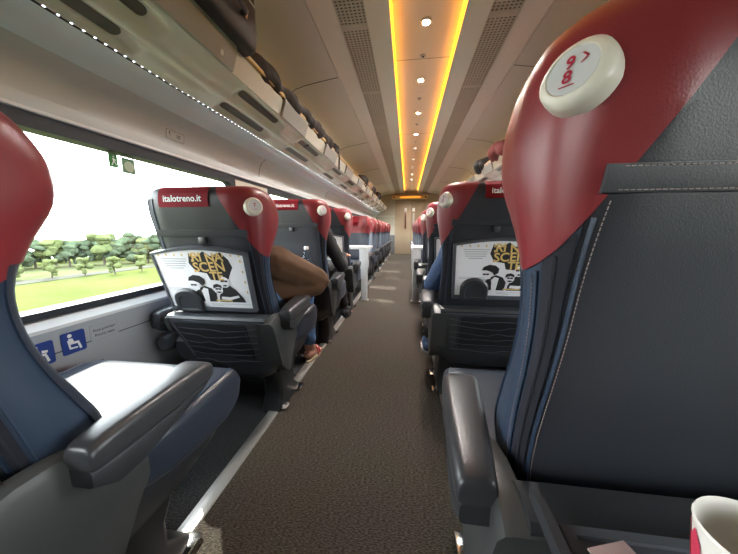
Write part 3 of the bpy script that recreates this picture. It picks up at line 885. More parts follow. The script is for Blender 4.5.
        po = link('poster', mesh_cached('poster', lambda: flat(inner, -.0045), 'paper', smooth=False), root); po.matrix_local = M2
        def pr(name, bms, m, kk):
            me = mesh_cached(('poster', kk), lambda: merge(bms()), m, smooth=False); o_ = link(name, me, po); return stuff(o_) if kk in 'tx' else o_
        def letters():
            out = []
            for t, x, z, sz, rt in (('RI', -.006, .272, .058, 0), ('NA', .076, .271, .056, -4), ('SCEN', .042, .226, .062, -2), ('TE', .066, .182, .056, 0)):
                b = text_bm(t, sz, bold=.0014); xf(b, Matrix.Translation((x, -.0075, z)) @ Matrix.Rotation(R(rt), 4, 'Y')); out.append(b)
            return out
        def ticks():
            out = []
            for k in range(11):
                x = -.19+.038*k; out.append(flat([(x, .276), (x+.007, .276), (x+.007, .288), (x, .288)], -.006))
            for k in range(4): out.append(flat([(-.035, .25-.05*k), (-.028, .25-.05*k), (-.028, .262-.05*k), (-.035, .262-.05*k)], -.006)); out.append(flat([(.19, .25-.05*k), (.197, .25-.05*k), (.197, .262-.05*k), (.19, .262-.05*k)], -.006))
            return out
        ell = lambda cx_, cz_, rx, rz, y=-.0068, n=16: flat([(cx_+rx*math.cos(2*PI*k/n), cz_+rz*math.sin(2*PI*k/n)) for k in range(n)], y)
        def coats():
            return [flat([(-.080, .052), (.034, .052), (.040, .095), (.022, .122), (-.010, .134), (-.040, .122), (-.062, .098), (-.070, .075)], -.0060),
                    flat([(.046, .052), (.176, .052), (.166, .076), (.140, .116), (.112, .140), (.084, .132), (.060, .100), (.050, .078)], -.0060)]
        def hairs():
            return [flat([(-.082, .158), (-.074, .176), (-.048, .188), (-.018, .184), (.000, .168), (-.002, .146), (-.020, .132), (-.030, .148), (-.056, .158)], -.0070), flat([(.032, .122), (.036, .140), (.056, .146), (.074, .138), (.076, .124), (.056, .130)], -.0072)]
        def backs():
            return [flat([(-.052, .244), (-.040, .292), (-.010, .272), (.030, .300), (.060, .278), (.110, .296), (.140, .262), (.150, .226), (.132, .196), (.118, .170), (.076, .160), (.030, .164), (.020, .196), (-.030, .204)], -.0050)]
        def faces_():
            return [flat([(-.072, .146), (-.078, .134), (-.070, .120), (-.056, .110), (-.038, .114), (-.030, .130), (-.034, .150), (-.056, .156)], -.0066), ell(.094, .154, .025, .027), ell(.056, .116, .021, .022),
                    flat([(-.026, .052), (-.004, .052), (.004, .118), (-.016, .124), (-.030, .108)], -.0064), flat([(.058, .066), (.100, .062), (.150, .078), (.146, .088), (.104, .078), (.062, .080)], -.0064)]
        def glasses(k):
            cx_, cz_, w_ = ((-.060, .138, .015), (.056, .120, .014), (.094, .160, .017))[k]
            b_ = flat([(cx_-w_, cz_-.004), (cx_-.002, cz_-.005), (cx_-.001, cz_), (cx_+.001, cz_), (cx_+.002, cz_-.005), (cx_+w_, cz_-.004), (cx_+w_, cz_+.004), (cx_-w_, cz_+.004)], -.0076); return [b_]
        def smile():
            return [flat([(.040, .104), (.056, .098), (.072, .104), (.056, .108)], -.0076), flat([(.082, .138), (.094, .132), (.108, .138), (.094, .142)], -.0076)]
        def lines():
            out = []
            for k in range(5):
                w_ = .060-.004*k if k < 4 else .034; out.append(flat([(-.118-w_, .262-.011*k), (-.118+w_, .262-.011*k), (-.118+w_, .2655-.011*k), (-.118-w_, .2655-.011*k)], -.0062))
            for k in range(2): out.append(flat([(-.19, .118-.007*k), (-.05, .118-.007*k), (-.05, .120-.007*k), (-.19, .120-.007*k)], -.0062))
            out.append(flat([(.0, .040), (.20, .040), (.20, .0415), (.0, .0415)], -.0062)); out.append(flat([(.0, .032), (.06, .032), (.06, .0345), (.0, .0345)], -.0062))
            return out
        for nm, fn, mm, kk in (('ink_shape', backs, 'ink', 'b'), ('coat_print', coats, 'ink', 'c'), ('face_print', faces_, 'paper', 'f'), ('hair_print', hairs, 'ink', 'h'), ('mouth_print', smile, 'ink', 'm')): pr(nm, fn, mm, kk)
        for k in range(3): pr('glasses_print', lambda k=k: glasses(k), 'ink', 'gl%d' % k)
        pr('caption_bar', lambda: [flat([(.030, .056), (.110, .056), (.110, .063), (.030, .063)], -.0070)], 'gold', 'cap')
        pr('headline', letters, 'gold', 'l'); pr('tick_print', ticks, 'gold', 't'); pr('text_lines', lines, 'grey', 'x')
    else:
        # tray folded down: horizontal leaf on two arms
        def leaf_():
            bm = B(); zt_ = .585; y1_ = -.012; y0_ = -.33
            pl = [(-.222, y1_), (.222, y1_), (.232, y0_+.04), (.215, y0_), (-.215, y0_), (-.232, y0_+.04)]
            inn = [(x*.94, y1_-.012+(y-y1_)*.94) for x, y in pl]
            loft(bm, [[(x, y, zt_-.018) for x, y in pl], [(x, y, zt_) for x, y in pl], [(x, y, zt_) for x, y in inn], [(x, y, zt_-.005) for x, y in inn]])
            return bm
        tr = add('tray_table', leaf_, 'trayf', mirror=False, tagk='down', smooth=False)
        def arms(x):
            bm = B()
            if True: loft(bm, [[(x-.006, y, z), (x+.006, y, z), (x+.006, y, z-.022), (x-.006, y, z-.022)] for y, z in ((.03, .60), (-.05, .592), (-.29, .588))])
            return bm
        for ax in (-.236, .236): add('tray_arm', (lambda ax=ax: arms(ax)), 'shell', mirror=False, parent=tr, tagk=('down', ax), smooth=False)
        def well():
            bm = B(); lathe(bm, [(.036, .5795), (.038, .5835), (.042, .5835), (.044, .5795)], 24, Matrix.Translation((-.13, -.25, 0))); return bm
        add('cup_ring', well, 'shell', mirror=False, parent=tr, tagk='down')
    return root

def place(root, x, y, label, rz=0, group=None):
    root.location = (x, y, 0); root.rotation_euler = (0, 0, rz); tag(root, label, 'seat', group); return root
LXC, RXC = -.87, .42
GL = 'single seats along the left windows'; GR = 'paired seats on the right of the aisle'
LY = [.235, 1.14, 2.065, 2.99]; RY = [.345, 1.42, 2.40, 3.38]
place(make_seat(1, 3, .01, 'up', ring='7', arm_shift=.045), LXC, LY[0], 'navy single seat at the left edge of the photo, its cushion in bright sun', 0, GL)
place(make_seat(1, 4, .040, 'up', ring='7'), LXC, LY[1], 'single seat with framed poster on its back, beside the first left window', 0, GL)
place(make_seat(1, 0, 0, 'down', ring='7'), LXC, LY[2], 'single seat whose lowered tray holds the water bottle', 0, GL)
s4 = place(make_seat(1, 0, 0, 'up', ring='7'), LXC, LY[3], 'fourth single seat on the left, last one facing away before the table', 0, GL)
place(make_seat(-1, 1, -.022, 'down', detail=True, ring='numbers', arm_shift=-.04), RXC, RY[0], 'nearest seat filling the right of the photo, dark back and large white number disc', 0, GR)
place(make_seat(-1, 0, 0, 'up', ring='numbers'), RXC, RY[1], 'second aisle seat on the right, poster on its back beside the denim sleeve', 0, GR)
rs = place(make_seat(-1, 0, 0, 'up', ring='numbers'), RXC, RY[2], 'third aisle seat on the right, behind the poster seat', 0, GR)
def dup(src, x, y, label, rz=0, group=None):
    o = copy_tree(src); o.location = (x, y, 0); o.rotation_euler = (0, 0, rz); o['label'] = label
    if group: o['group'] = group
    return o
dup(rs, RXC, RY[3], 'fourth aisle seat on the right, last one facing away before the table', 0, GR)
# window seats of the right-hand pairs
wp = place(make_seat(-1, 0, 0, 'up', aisle_arm=False, ring_on=False, wrow=False), RXC+.63, RY[1], 'window seat of the second right-hand pair, behind the large near seat', 0, GR)
wp0 = place(make_seat(-1, 1, -.022, 'up', aisle_arm=False, ring_on=False, wrow=False), RXC+.63, RY[0], 'window seat of the nearest right-hand pair, beyond the photo edge', 0, GR)
dup(wp, RXC+.63, RY[2], 'window seat of the third right-hand pair', 0, GR); dup(wp, RXC+.63, RY[3], 'window seat of the fourth right-hand pair', 0, GR)
# seats beyond the tables face the camera
LB = [4.86+.955*k for k in range(7)]; RB = [5.15+.985*k for k in range(6)]
lsrc = make_seat(-1, 0, 0, 'up', ring='7'); rsrc = make_seat(1, 0, 0, 'up', ring='numbers'); wsrc = make_seat(1, 0, 0, 'up', aisle_arm=False, ring_on=False, wrow=False)
for k, y in enumerate(LB):
    lab = 'red-topped single seat facing the camera on the left, %s beyond the table' % ORD[k]
    if k == 0: place(lsrc, LXC, y, lab, PI, 'single seats facing the camera')
    else: dup(lsrc, LXC, y, lab, PI)
for k, y in enumerate(RB):
    lab = 'red-topped aisle seat facing the camera on the right, %s beyond the table' % ORD[k]
    if k == 0: place(rsrc, RXC, y, lab, PI, 'paired seats facing the camera'); place(wsrc, RXC+.63, y, 'window seat facing the camera on the right, first beyond the table', PI, 'paired seats facing the camera')
    else: dup(rsrc, RXC, y, lab, PI); dup(wsrc, RXC+.63, y, 'window seat facing the camera on the right, %s beyond the table' % ORD[k], PI)

# ------------------------------------------------------------------ tables in the bays
def table(x0, x1, y0, y1, side, label):
    t = empty('table', ((x0+x1)/2, (y0+y1)/2, 0)); tag(t, label, 'table'); inv = Matrix.Translation((-(x0+x1)/2, -(y0+y1)/2, 0))
    bm = B(); loft(bm, [[(u, v, .700) for u, v in rrect((x1-x0)/2, (y1-y0)/2, .05, 5)], [(u, v, .724) for u, v in rrect((x1-x0)/2, (y1-y0)/2, .05, 5)]]); obj('table_top', bm, 'tabletop', t)
    bm = B(); loft(bm, [[(u, v, .7242) for u, v in rrect((x1-x0)/2-.02, (y1-y0)/2-.02, .04, 5)], [(u, v, .7262) for u, v in rrect((x1-x0)/2-.02, (y1-y0)/2-.02, .04, 5)]]); obj('table_inlay', bm, 'tablepanel', t)
    xe = x1-.065 if side == 'left' else x0+.065
    rings = []
    for z, hx, hy in ((0.012, .040, .028), (.10, .042, .028), (.42, .046, .030), (.46, .060, .032), (.70, .064, .034)):
        rings.append([(xe+u, y0+.04+v, z) for u, v in rrect(hx, hy, .012, 3)])
    bm = B(); loft(bm, rings); xf(bm, inv); obj('end_leg', bm, 'tablepanel', t)
    bm = B(); box(bm, xe-.055, xe+.055, y0+.0, y0+.08, 0, .014, bev=.004); xf(bm, inv); obj('foot_plate', bm, 'metal', t)
    xw = x0 if side == 'left' else x1
    bm = B(); box(bm, min(xw, xw+(.04 if side == 'left' else -.04)), max(xw, xw+(.04 if side == 'left' else -.04)), y0+.1, y1-.1, .55, .70, bev=.005); xf(bm, inv); obj('wall_bracket', bm, 'shell', t)
    return t
table(XL+.036, -.50, 3.72, 4.22, 'left', 'pale table with a light grey leg at the aisle on the left, between facing seats')
table(.055, XR-.036, 3.74, 4.36, 'right', 'pale table with a light grey leg at the aisle on the right')

# ------------------------------------------------------------------ luggage on the racks
def soft(bm, voxel=.012, it=4, m='bag', disp=0, dscale=8, seed=0):
    me = bpy.data.meshes.new('t'); bm.to_mesh(me); bm.free(); o = bpy.data.objects.new('t', me); COL.objects.link(o)
    md = o.modifiers.new('r', 'REMESH'); md.mode = 'VOXEL'; md.voxel_size = voxel
    sm = o.modifiers.new('s', 'SMOOTH'); sm.factor = .5; sm.iterations = it
    r = bpy.data.meshes.new_from_object(o.evaluated_get(bpy.context.evaluated_depsgraph_get()))
    bpy.data.objects.remove(o); bpy.data.meshes.remove(me)
    b = bmesh.new(); b.from_mesh(r); bpy.data.meshes.remove(r)
    if disp:
        b.normal_update()
        for v in b.verts: v.co += v.normal*disp*noise.noise(v.co*dscale+Vector((seed, seed*2, 0)))
    return b
ZR = 1.782                                               # shelf height near its edge
LIPX = XL+.44
def suitcase(loc, size, label, m='bag', rz=0):
    t = empty('travel_bag', loc, rz); tag(t, label, 'bag'); hx, hy, hz = size
    rings = []
    for z, k in ((0, .90), (.02, .97), (.06, 1), (2*hz-.06, 1), (2*hz-.02, .97), (2*hz, .88)):
        rings.append([(u*k, v*k, z) for u, v in rrect(hx, hy, min(hx, hy)*.35, 6)])
    bm = B(); loft(bm, rings); obj('bag_body', bm, m, t, angle=60)
    bm = B(); tube(bm, [(u*1.003, v*1.003, hz*1.35) for u, v in rrect(hx, hy, min(hx, hy)*.35, 6)]+[(hx*1.003, (hy-min(hx, hy)*.35)*1.003, hz*1.35)], .004, 5); obj('zip', bm, 'metal', t)
    bm = B(); tube(bm, catmull([(hx-.005, -hy*.5, hz*.7), (hx+.035, -hy*.42, hz*.62), (hx+.04, 0, hz*.6), (hx+.035, hy*.42, hz*.62), (hx-.005, hy*.5, hz*.7)], 14), .011, 8); obj('handle', bm, 'black', t)
    bm = B(); tube(bm, [(hx+.002, hy*.55, hz*.95), (hx+.012, hy*.57, hz*.8), (hx+.008, hy*.56, hz*.6)], .005, 6); obj('zip_pull', bm, 'metal', t)
    return t
suitcase((-.93, 1.20, ZR+.030), (.17, .34, .15), 'large black travel bag overhanging the left rack at the top of the photo')
def lumpy(loc, blobs, label, m, strap=None, seed=0, cat='bag', name='backpack'):
    t = empty(name, loc); tag(t, label, cat)
    bm = B()
    for (x, y, z, r, sx_, sy_, sz_) in blobs: sph(bm, (x, y, z), r, sx_, sy_, sz_, 14, 8)
    obj('bag_body', soft(bm, .014, 3, disp=.022, dscale=9, seed=seed), m, t, angle=70)
    if strap:
        bm = B(); tube(bm, catmull(strap, 14), .009, 6); obj('strap', bm, 'black', t)
    return t
rnd = random.Random(5)
blobs = [(.02*math.sin(k*1.7), -1.0+.085*k, 0.050+.009*math.sin(k*1.1), .110, 1.1, 1.5, .68) for k in range(20)]
lumpy((-.925, 2.72, ZR+.025), blobs, 'long dark lumpy bag lying along the left rack with a hanging strap', 'bag2', [(.09, .60, .05), (.118, .66, .045), (.128, .67, -.02), (.124, .672, -.10), (.122, .674, -.17)], 1)
far = [(-.93, 6.35, 'tan_', 'light tan bag far along the left rack', 'bagtan'), (-.93, 5.75, '', 'dark bag before the tan bag far along the left rack', 'bag2'), (-.93, 7.05, '', 'dark bag behind the tan bag far along the left rack', 'bag'), (-.91, 8.3, '', 'long dark brown bag furthest along the left rack', 'bag2')]
for i, (x, y, _, lab, m) in enumerate(far):
    lumpy((x, y, ZR+.02), [(0, -.15, .07, .13, 1, 1, .8), (.02, .02, .09, .14, 1, 1, .9), (0, .17, .07, .12, 1, 1.1, .8)], lab, m, None, i+2)
XRK = 2*XC-(-.90)
for i, (y, lab, m) in enumerate(((2.55, 'dark red bag on the right-hand rack nearest the camera', 'bagred'), (3.05, 'dark brown bag on the right-hand rack behind the red bag', 'bag2'), (3.7, 'second red bag on the right-hand rack', 'bagred'), (4.5, 'low dark bag far along the right-hand rack', 'bag'))):
    lumpy((XRK-.02, y, ZR+.02), [(0, -.12, .06, .12, 1, 1, .75), (-.02, .05, .07, .13, 1, 1, .8), (0, .18, .05, .10, 1, 1, .8)], lab, m, None, i+8)

# ------------------------------------------------------------------ bottle, cup, small things
def bottle(loc, label):
    t = empty('water_bottle', loc); tag(t, label, 'bottle')
    pr = catmull([(.001, 0, 0), (.027, .001, 0), (.032, .010, 0), (.031, .035, 0), (.0325, .06, 0), (.031, .085, 0), (.0325, .11, 0), (.031, .135, 0), (.029, .155, 0), (.020, .185, 0), (.013, .200, 0), (.013, .212, 0)], 34)
    bm = B(); lathe(bm, [(max(p.x, .001), p.y) for p in pr], 20); obj('bottle_body', bm, 'water', t)
    bm = B(); lathe(bm, [(.015, .205), (.0155, .208), (.0155, .222), (.014, .225), (.001, .225)], 16); obj('cap', bm, 'white', t)
    t.scale = (1.08, 1.08, 1.1)
    bm = B(); lathe(bm, [(.0318, .028), (.0332, .030), (.0332, .060), (.0318, .062)], 20); obj('label_band', bm, 'bottlelabel', t)
    return t
bottle((LXC+.150, LY[2]-.085, .586), 'clear plastic water bottle on the lowered tray of the seat ahead')
def cup(loc, label):
    t = empty('paper_cup', loc); tag(t, label, 'cup')
    bm = B(); lathe(bm, [(.001, .004), (.0275, .004), (.029, 0), (.030, 0), (.0305, .004), (.0425, .110), (.0435, .1125), (.0425, .115), (.0412, .1125), (.0405, .108), (.0285, .010), (.001, .010)], 36); obj('cup_body', bm, 'cup', t)
    bm = B()
    for k in range(0, 36, 3):
        a0, a1 = 2*PI*k/36, 2*PI*(k+2)/36
        f = lambda a, z: ((.0318+.0118*(z-.004)/.106)*math.cos(a), (.0318+.0118*(z-.004)/.106)*math.sin(a), z)
        z0 = .088+.012*math.sin(k*1.3)
        bm.faces.new([bm.verts.new(f(a, z)) for a, z in ((a0, .012), ((a0+a1)/2, .012), (a1, .012), (a1, z0), ((a0+a1)/2, z0+.012), (a0, z0))])
    stuff(obj('printed_pattern', bm, 'cupred', t))
    return t
cup((.296, .232, .586), 'cream paper cup with pinkish red print at the bottom right corner')
bm = B(); box(bm, -.025, .025, -.035, .035, 0, .003, bev=.001)
o = link('card', to_mesh(bm, mat('pink_card', (.55, .40, .38), .5)), None, (.247, .278, .586), (0, 0, .3)); tag(o, 'small pinkish card lying on the tray left of the cup', 'card')
lumpy((.30, 4.02, .727), [(0, 0, .10, .11, 1, .9, 1.0), (.03, .02, .20, .08, 1, .9, .9)], 'small dark backpack standing on the right-hand table', 'bag', None, 20)

# ------------------------------------------------------------------ stickers and signs
def plane_sign(name, x, y, z, hy, hz, m, label, cat, prints, r=.008):
    """flat sign on the left wall, facing +x; local +y of the print plane runs along the wall"""
    t = empty(name, (x, y, z)); tag(t, label, cat)
    TM = Matrix.Rotation(R(90), 4, 'Z')                   # a sheet drawn facing -y turns to face +x
    def sheet(poly, off): return xf(flat(poly, -off), TM)
    bm = B(); loft(bm, [[(u, 0, v) for u, v in rrect(hy, hz, r, 4)], [(u, -.0012, v) for u, v in rrect(hy, hz, r, 4)]]); xf(bm, TM); obj('plate', bm, m, t, smooth=False)
    for nm, polys, mm in prints: obj(nm, merge([sheet(p, .0018) if isinstance(p, list) else xf(p, Matrix.Rotation(R(90), 4, 'Z') @ Matrix.Translation((0, -.0018, 0))) for p in polys]), mm, t, smooth=False)
    return t
circ = lambda cx, cz, r_, n=12: [(cx+r_*math.cos(2*PI*k/n), cz+r_*math.sin(2*PI*k/n)) for k in range(n)]
sit = [circ(-.012, .028, .0075), [(-.018, .018), (-.004, .016), (.002, -.004), (-.014, -.006)], [(-.014, -.006), (.016, -.008), (.017, .001), (.000, .002)], [(.010, -.006), (.018, -.006), (.024, -.030), (.016, -.032)]]
plane_sign('priority_sticker', XL+.0025, .775, .520, .040, .042, 'navyprint', 'blue square sticker with a passenger pictogram, nearest on the wall below the window', 'sticker', [('pictogram', sit+[[(.004, .014), (.022, .010), (.020, .002), (.004, .004)]], 'white')])
plane_sign('priority_sticker', XL+.0025, .878, .527, .040, .042, 'navyprint', 'blue square sticker with a seated passenger pictogram beside the grey text plate', 'sticker', [('pictogram', sit+[[(-.022, .012), (-.016, .012), (-.012, -.018), (.010, -.020), (.010, -.026), (-.018, -.024)]], 'white')])
plane_sign('text_plate', XL+.0025, .992, .534, .056, .036, 'lower', 'small pale plate reading Posti prioritari, Priority seats', 'sign', [
    ('border', [[(-.054, .032), (.054, .032), (.054, .030), (-.054, .030)], [(-.054, -.030), (.054, -.030), (.054, -.032), (-.054, -.032)], [(-.054, -.032), (-.054, .032), (-.052, .032), (-.052, -.032)], [(.052, -.032), (.052, .032), (.054, .032), (.054, -.032)]], 'grey'),
    ('lettering', [xf(text_bm('Posti prioritari', .0150, bold=.0002), Matrix.Translation((0, 0, .010))), xf(text_bm('Priority seats', .0150, bold=.0002), Matrix.Translation((0, 0, -.011)))], 'ink')])
plane_sign('exit_sticker', XL-.036, 1.165, 1.252, .020, .028, 'exitgreen', 'small green emergency exit sticker with a running figure on the window glass', 'sticker', [('pictogram', [circ(.002, .018, .004), [(-.004, .010), (.004, .012), (.006, -.002), (-.002, -.002)], [(-.002, -.002), (.003, -.002), (-.006, -.020), (-.011, -.020)], [(.002, -.002), (.006, -.002), (.013, -.016), (.009, -.018)], [(.004, .010), (.013, .004), (.012, .001), (.003, .006)]], 'white')], r=.003)
plane_sign('round_sticker', XL-.036, 1.235, 1.243, .032, .034, 'exitgrey', 'grey sticker with a pale disc beside the exit sticker on the glass', 'sticker', [('disc', [circ(.002, -.002, .024, 20)], 'exitpale')], r=.003)
o = plane_sign('number_plate', XL+.0095, 1.485, 1.447, .062, .026, 'wall', 'small outlined plate with a hammer sign and the number 10 above the window', 'sign', [
    ('border', [[(-.058, .023), (.058, .023), (.058, .0215), (-.058, .0215)], [(-.058, -.0215), (.058, -.0215), (.058, -.023), (-.058, -.023)], [(-.060, -.022), (-.060, .022), (-.058, .022), (-.058, -.022)], [(.058, -.022), (.058, .022), (.060, .022), (.060, -.022)]], 'ink'),
    ('pictogram', [[(-.044, .014), (-.036, .014), (-.036, -.014), (-.037, -.014), (-.040, .006), (-.044, .006)], xf(text_bm('10', .030, bold=.0003), Matrix.Translation((.018, 0, 0)))], 'ink')])
o.rotation_euler = (0, R(6), 0)

# ------------------------------------------------------------------ passengers
def capsule(bm, a, b, r0, r1, n=10):
    a, b = Vector(a), Vector(b); tube(bm, [a, a.lerp(b, .5), b], [r0, (r0+r1)/2, r1], n)
    sph(bm, a, r0, u=n, v=6); sph(bm, b, r1, u=n, v=6)
def hand(bm, wrist, dirv, palm_n, side):
    """palm, four unequal bent fingers and a thumb; palm_n points out of the back of the hand"""
    d_ = Vector(dirv).normalized(); n_ = Vector(palm_n); n_ = (n_-d_*n_.dot(d_)).normalized(); t_ = d_.cross(n_)*side
    w0 = Vector(wrist)
    for k in (-1.5, -.5, .5, 1.5):
        capsule(bm, w0+d_*.01+t_*k*.013, w0+d_*.085+t_*k*.020, .013, .0115, 8)
    for k, L in ((-1.5, .058), (-.5, .072), (.5, .078), (1.5, .070)):
        p0 = w0+d_*.088+t_*k*.0205; p1 = p0+d_*L*.45-n_*.008; p2 = p1+d_*L*.32-n_*.018; p3 = p2+d_*L*.16-n_*.020
        capsule(bm, p0, p1, .0095, .009, 8); capsule(bm, p1, p2, .009, .0082, 8); capsule(bm, p2, p3, .0082, .0072, 8)
    q0 = w0+d_*.028+t_*.028; q1 = q0+d_*.030+t_*.026-n_*.010; q2 = q1+d_*.030+t_*.006-n_*.010
    capsule(bm, q0, q1, .0125, .0105, 8); capsule(bm, q1, q2, .0105, .0085, 8)
def person(loc, label, top, legs, footwear, s=1, elbow=(.33, .50, .66), wrist=(.24, .72, .70), foot_a=(.16, .82), foot_b=(-.10, .78), bare=False, hairm='hair', bulk=1.0, slouch=0.0):
    """seated facing +y in seat coordinates; s=+1 puts the visible aisle arm on +x"""
    root = empty('person', loc); tag(root, label, 'person')
    f = lambda p: Vector((p[0]*s, p[1], p[2]))
    J = dict(pel=(0, .30, .57), wai=(0, .285, .70), che=(0, .30, .85), nec=(0, .335, .935), hb=(0, .375, .975),
             sa=(.175, .29, .905), sb=(-.165, .30, .91), ea=elbow, eb=(-.255, .44, .67), wa=wrist, wb=(-.10, .62, .60),
             ha=(.095, .33, .555), hb2=(-.095, .33, .555), ka=(.15, .745, .575), kb=(-.12, .74, .575), aa=(foot_a[0], foot_a[1], .09), ab=(foot_b[0], foot_b[1], .09))
    if slouch: J['sa'] = (.150, .30, .905-slouch); J['sb'] = (-.150, .30, .905-slouch)
    if bulk > 1: J['sa'] = (.155, .31, .775); J['sb'] = (-.165, .30, .815)
    J = {k: f(v) for k, v in J.items()}
    bm = B(); V_ = Vector
    capsule(bm, J['pel'], J['wai'], .12, .11, 14); capsule(bm, J['wai'], J['che'], .11, .125, 14); capsule(bm, J['che'], J['nec'], .10, .055, 14); capsule(bm, J['nec'], J['hb'], .052, .050, 12)
    for a in 'ab':
        capsule(bm, J['che'], J['s'+a], .08, .056); capsule(bm, J['s'+a], J['e'+a], .050, .040); capsule(bm, J['e'+a], J['w'+a], .040, .026)
        h_ = J['ha' if a == 'a' else 'hb2']; capsule(bm, h_, J['k'+a], .088, .058, 12); capsule(bm, J['k'+a], J['a'+a], .056, .036, 12)
        A_ = J['a'+a]; sgn = s if a == 'a' else -s
        capsule(bm, A_+V_((0, -.03, -.045)), A_+V_((.01*sgn, .10, -.055)), .034, .030); capsule(bm, A_, A_+V_((.015*sgn, .11, -.05)), .034, .026)
        for k in range(5):
            xx = (-.030+.0145*k)*-sgn; L = (.055, .047, .043, .038, .032)[k]
            capsule(bm, A_+V_((.012*sgn+xx, .11, -.068)), A_+V_((.014*sgn+xx*1.1, .11+L, -.074)), .0125 if k == 0 else .0100, .0105 if k == 0 else .008, 8)
        hand(bm, J['w'+a], (J['w'+a]-J['e'+a])+V_((0, .02, -.05)), (0, 0, 1), sgn if a == 'a' else sgn)
    # head, bowed towards the lap
    hc = f((0, .395, 1.03)); T = Matrix.Translation(hc) @ Matrix.Rotation(R(-24), 4, 'X')
    hb_ = B()
    sph(hb_, (0, -.012, .02), .078, 1, 1.18, 1.12, 18, 12); sph(hb_, (0, .030, -.045), .056, 1, 1.05, 1.0, 14, 10)
    capsule(hb_, (0, .080, .012), (0, .100, -.022), .010, .014, 8)                  # nose
    for sg in (1, -1):
        sph(hb_, (sg*.076, -.004, -.004), .026, .35, .75, 1.15, 10, 8); sph(hb_, (sg*.030, .066, .020), .016, 1.3, .5, .5, 10, 6)
    capsule(hb_, (-.018, .086, -.052), (.018, .086, -.052), .0075, .0075, 8); sph(hb_, (0, .070, -.080), .022, 1, .8, .7, 10, 8)
    xf(hb_, T); bm = merge([bm, hb_])
    body = obj('body', soft(bm, .0062, 3), 'skin', root, angle=80)
    for sg in (1, -1): obj('eye', xf(sph(B(), (sg*.030, .0745, .010), .0105, u=10, v=8), T), 'eye', root)
    hm = B(); sph(hm, (0, -.026, .036), .086, 1, 1.15, 1.08, 18, 12)
    for k in range(12):
        a = R(150+20*k-90-20); sph(hm, (.058*math.cos(a), -.03+.07*math.sin(a)*.9, .0+.01*math.sin(k*2.1)), .032, 1, 1, 1.3, 10, 6)
    xf(hm, T); hm = soft(hm, .009, 2, disp=.008, dscale=40); bmesh.ops.bisect_plane(hm, geom=hm.verts[:]+hm.edges[:]+hm.faces[:], plane_co=T @ Vector((0, .048, .03)), plane_no=T.to_3x3() @ Vector((0, .9, -.42)), clear_outer=True)
    obj('hair', hm, hairm, root, angle=80)
    # clothes
    jm = B()
    capsule(jm, J['pel']+V_((0, 0, -.02)), J['wai'], .142, .135, 14); capsule(jm, J['wai'], J['che'], .135, .145, 14); capsule(jm, J['che'], J['nec']+V_((0, -.005, -.02)), .125, .068, 14)
    for a in 'ab':
        capsule(jm, J['che'] if bulk == 1 else J['che'].lerp(J['wai'], .3), J['s'+a], .10, .074); capsule(jm, J['s'+a], J['e'+a], .070*bulk, .058*bulk); capsule(jm, J['e'+a], J['e'+a].lerp(J['w'+a], .90), .058*bulk, .042)
    if bulk > 1:
        capsule(jm, J['wai'], J['ea'], .11, .075); capsule(jm, J['pel'], J['ea']+V_((0, -.04, -.03)), .12, .06); capsule(jm, J['wai'].lerp(J['che'], .5), J['sa'].lerp(J['ea'], .6), .11, .08)
    obj('jacket', soft(jm, .011, 4, disp=.010, dscale=11, seed=len(label)), top, root, angle=80)
    tm = B()
    for a in 'ab':
        h_ = J['ha' if a == 'a' else 'hb2']; capsule(tm, J['pel']+V_((0, 0, -.03)), h_, .12, .10, 12); capsule(tm, h_, J['k'+a], .102, .074, 12); capsule(tm, J['k'+a], J['k'+a].lerp(J['a'+a], .86), .072, .054, 12)
    obj('trousers', soft(tm, .011, 4, disp=.008, dscale=13, seed=3), legs, root, angle=80)
    for a in 'ab':
        A_ = J['a'+a]; sgn = s if a == 'a' else -s
        outl = [(A_.x+.012*sgn+.045*math.cos(t)*(1+.12*math.sin(t)), A_.y+.055+.135*math.sin(t)) for t in [2*PI*k/18 for k in range(18)]]
        zb = A_.z-.089
        if bare:
            bm = B(); prism(bm, outl, 'z', zb, zb+.014); o_ = obj('sandal', bm, 'sole', root)
            for (y_, h_) in ((.085, .066), (.045, .088)):
                bm = B(); tube(bm, catmull([(A_.x+.012*sgn-.042, A_.y+y_, zb+.012), (A_.x+.012*sgn-.034, A_.y+y_+.004, zb+h_*.72), (A_.x+.012*sgn, A_.y+y_+.008, zb+h_), (A_.x+.012*sgn+.034, A_.y+y_+.004, zb+h_*.72), (A_.x+.012*sgn+.042, A_.y+y_, zb+.012)], 12), .0065, 6); obj('sandal_strap', bm, 'sandal', o_)
        else:
            bm = B(); capsule(bm, A_+V_((0, -.03, -.035)), A_+V_((.012*sgn, .12, -.045)), .048, .040, 12); capsule(bm, A_+V_((0, -.005, .0)), A_+V_((.01*sgn, .09, -.03)), .047, .040, 12); capsule(bm, A_+V_((.012*sgn, .12, -.045)), A_+V_((.014*sgn, .16, -.05)), .040, .032, 12)
            o_ = obj('shoe', soft(bm, .008, 3), footwear, root, angle=80)
            bm = B(); prism(bm, outl, 'z', zb, zb+.026); obj('sole', bm, 'white' if footwear == 'denim' else 'black', o_)
            bm = B()
            for k in range(4): tube(bm, [(A_.x-.022+.012*sgn, A_.y+.055+.02*k, zb+.100-.007*k), (A_.x+.012*sgn, A_.y+.057+.02*k, zb+.106-.007*k), (A_.x+.022+.012*sgn, A_.y+.055+.02*k, zb+.100-.007*k)], .003, 5)
            stuff(obj('laces', bm, 'white' if footwear == 'denim' else 'black', o_))
    return root
person((LXC, LY[1]+.02, 0), 'passenger in a brown jumper and blue jeans leaning an elbow on the aisle armrest', 'brown', 'jeans', 'sandal', 1, elbow=(.322, .52, .640), wrist=(.12, .72, .63), bulk=1.35, foot_a=(.165, .77), bare=True)
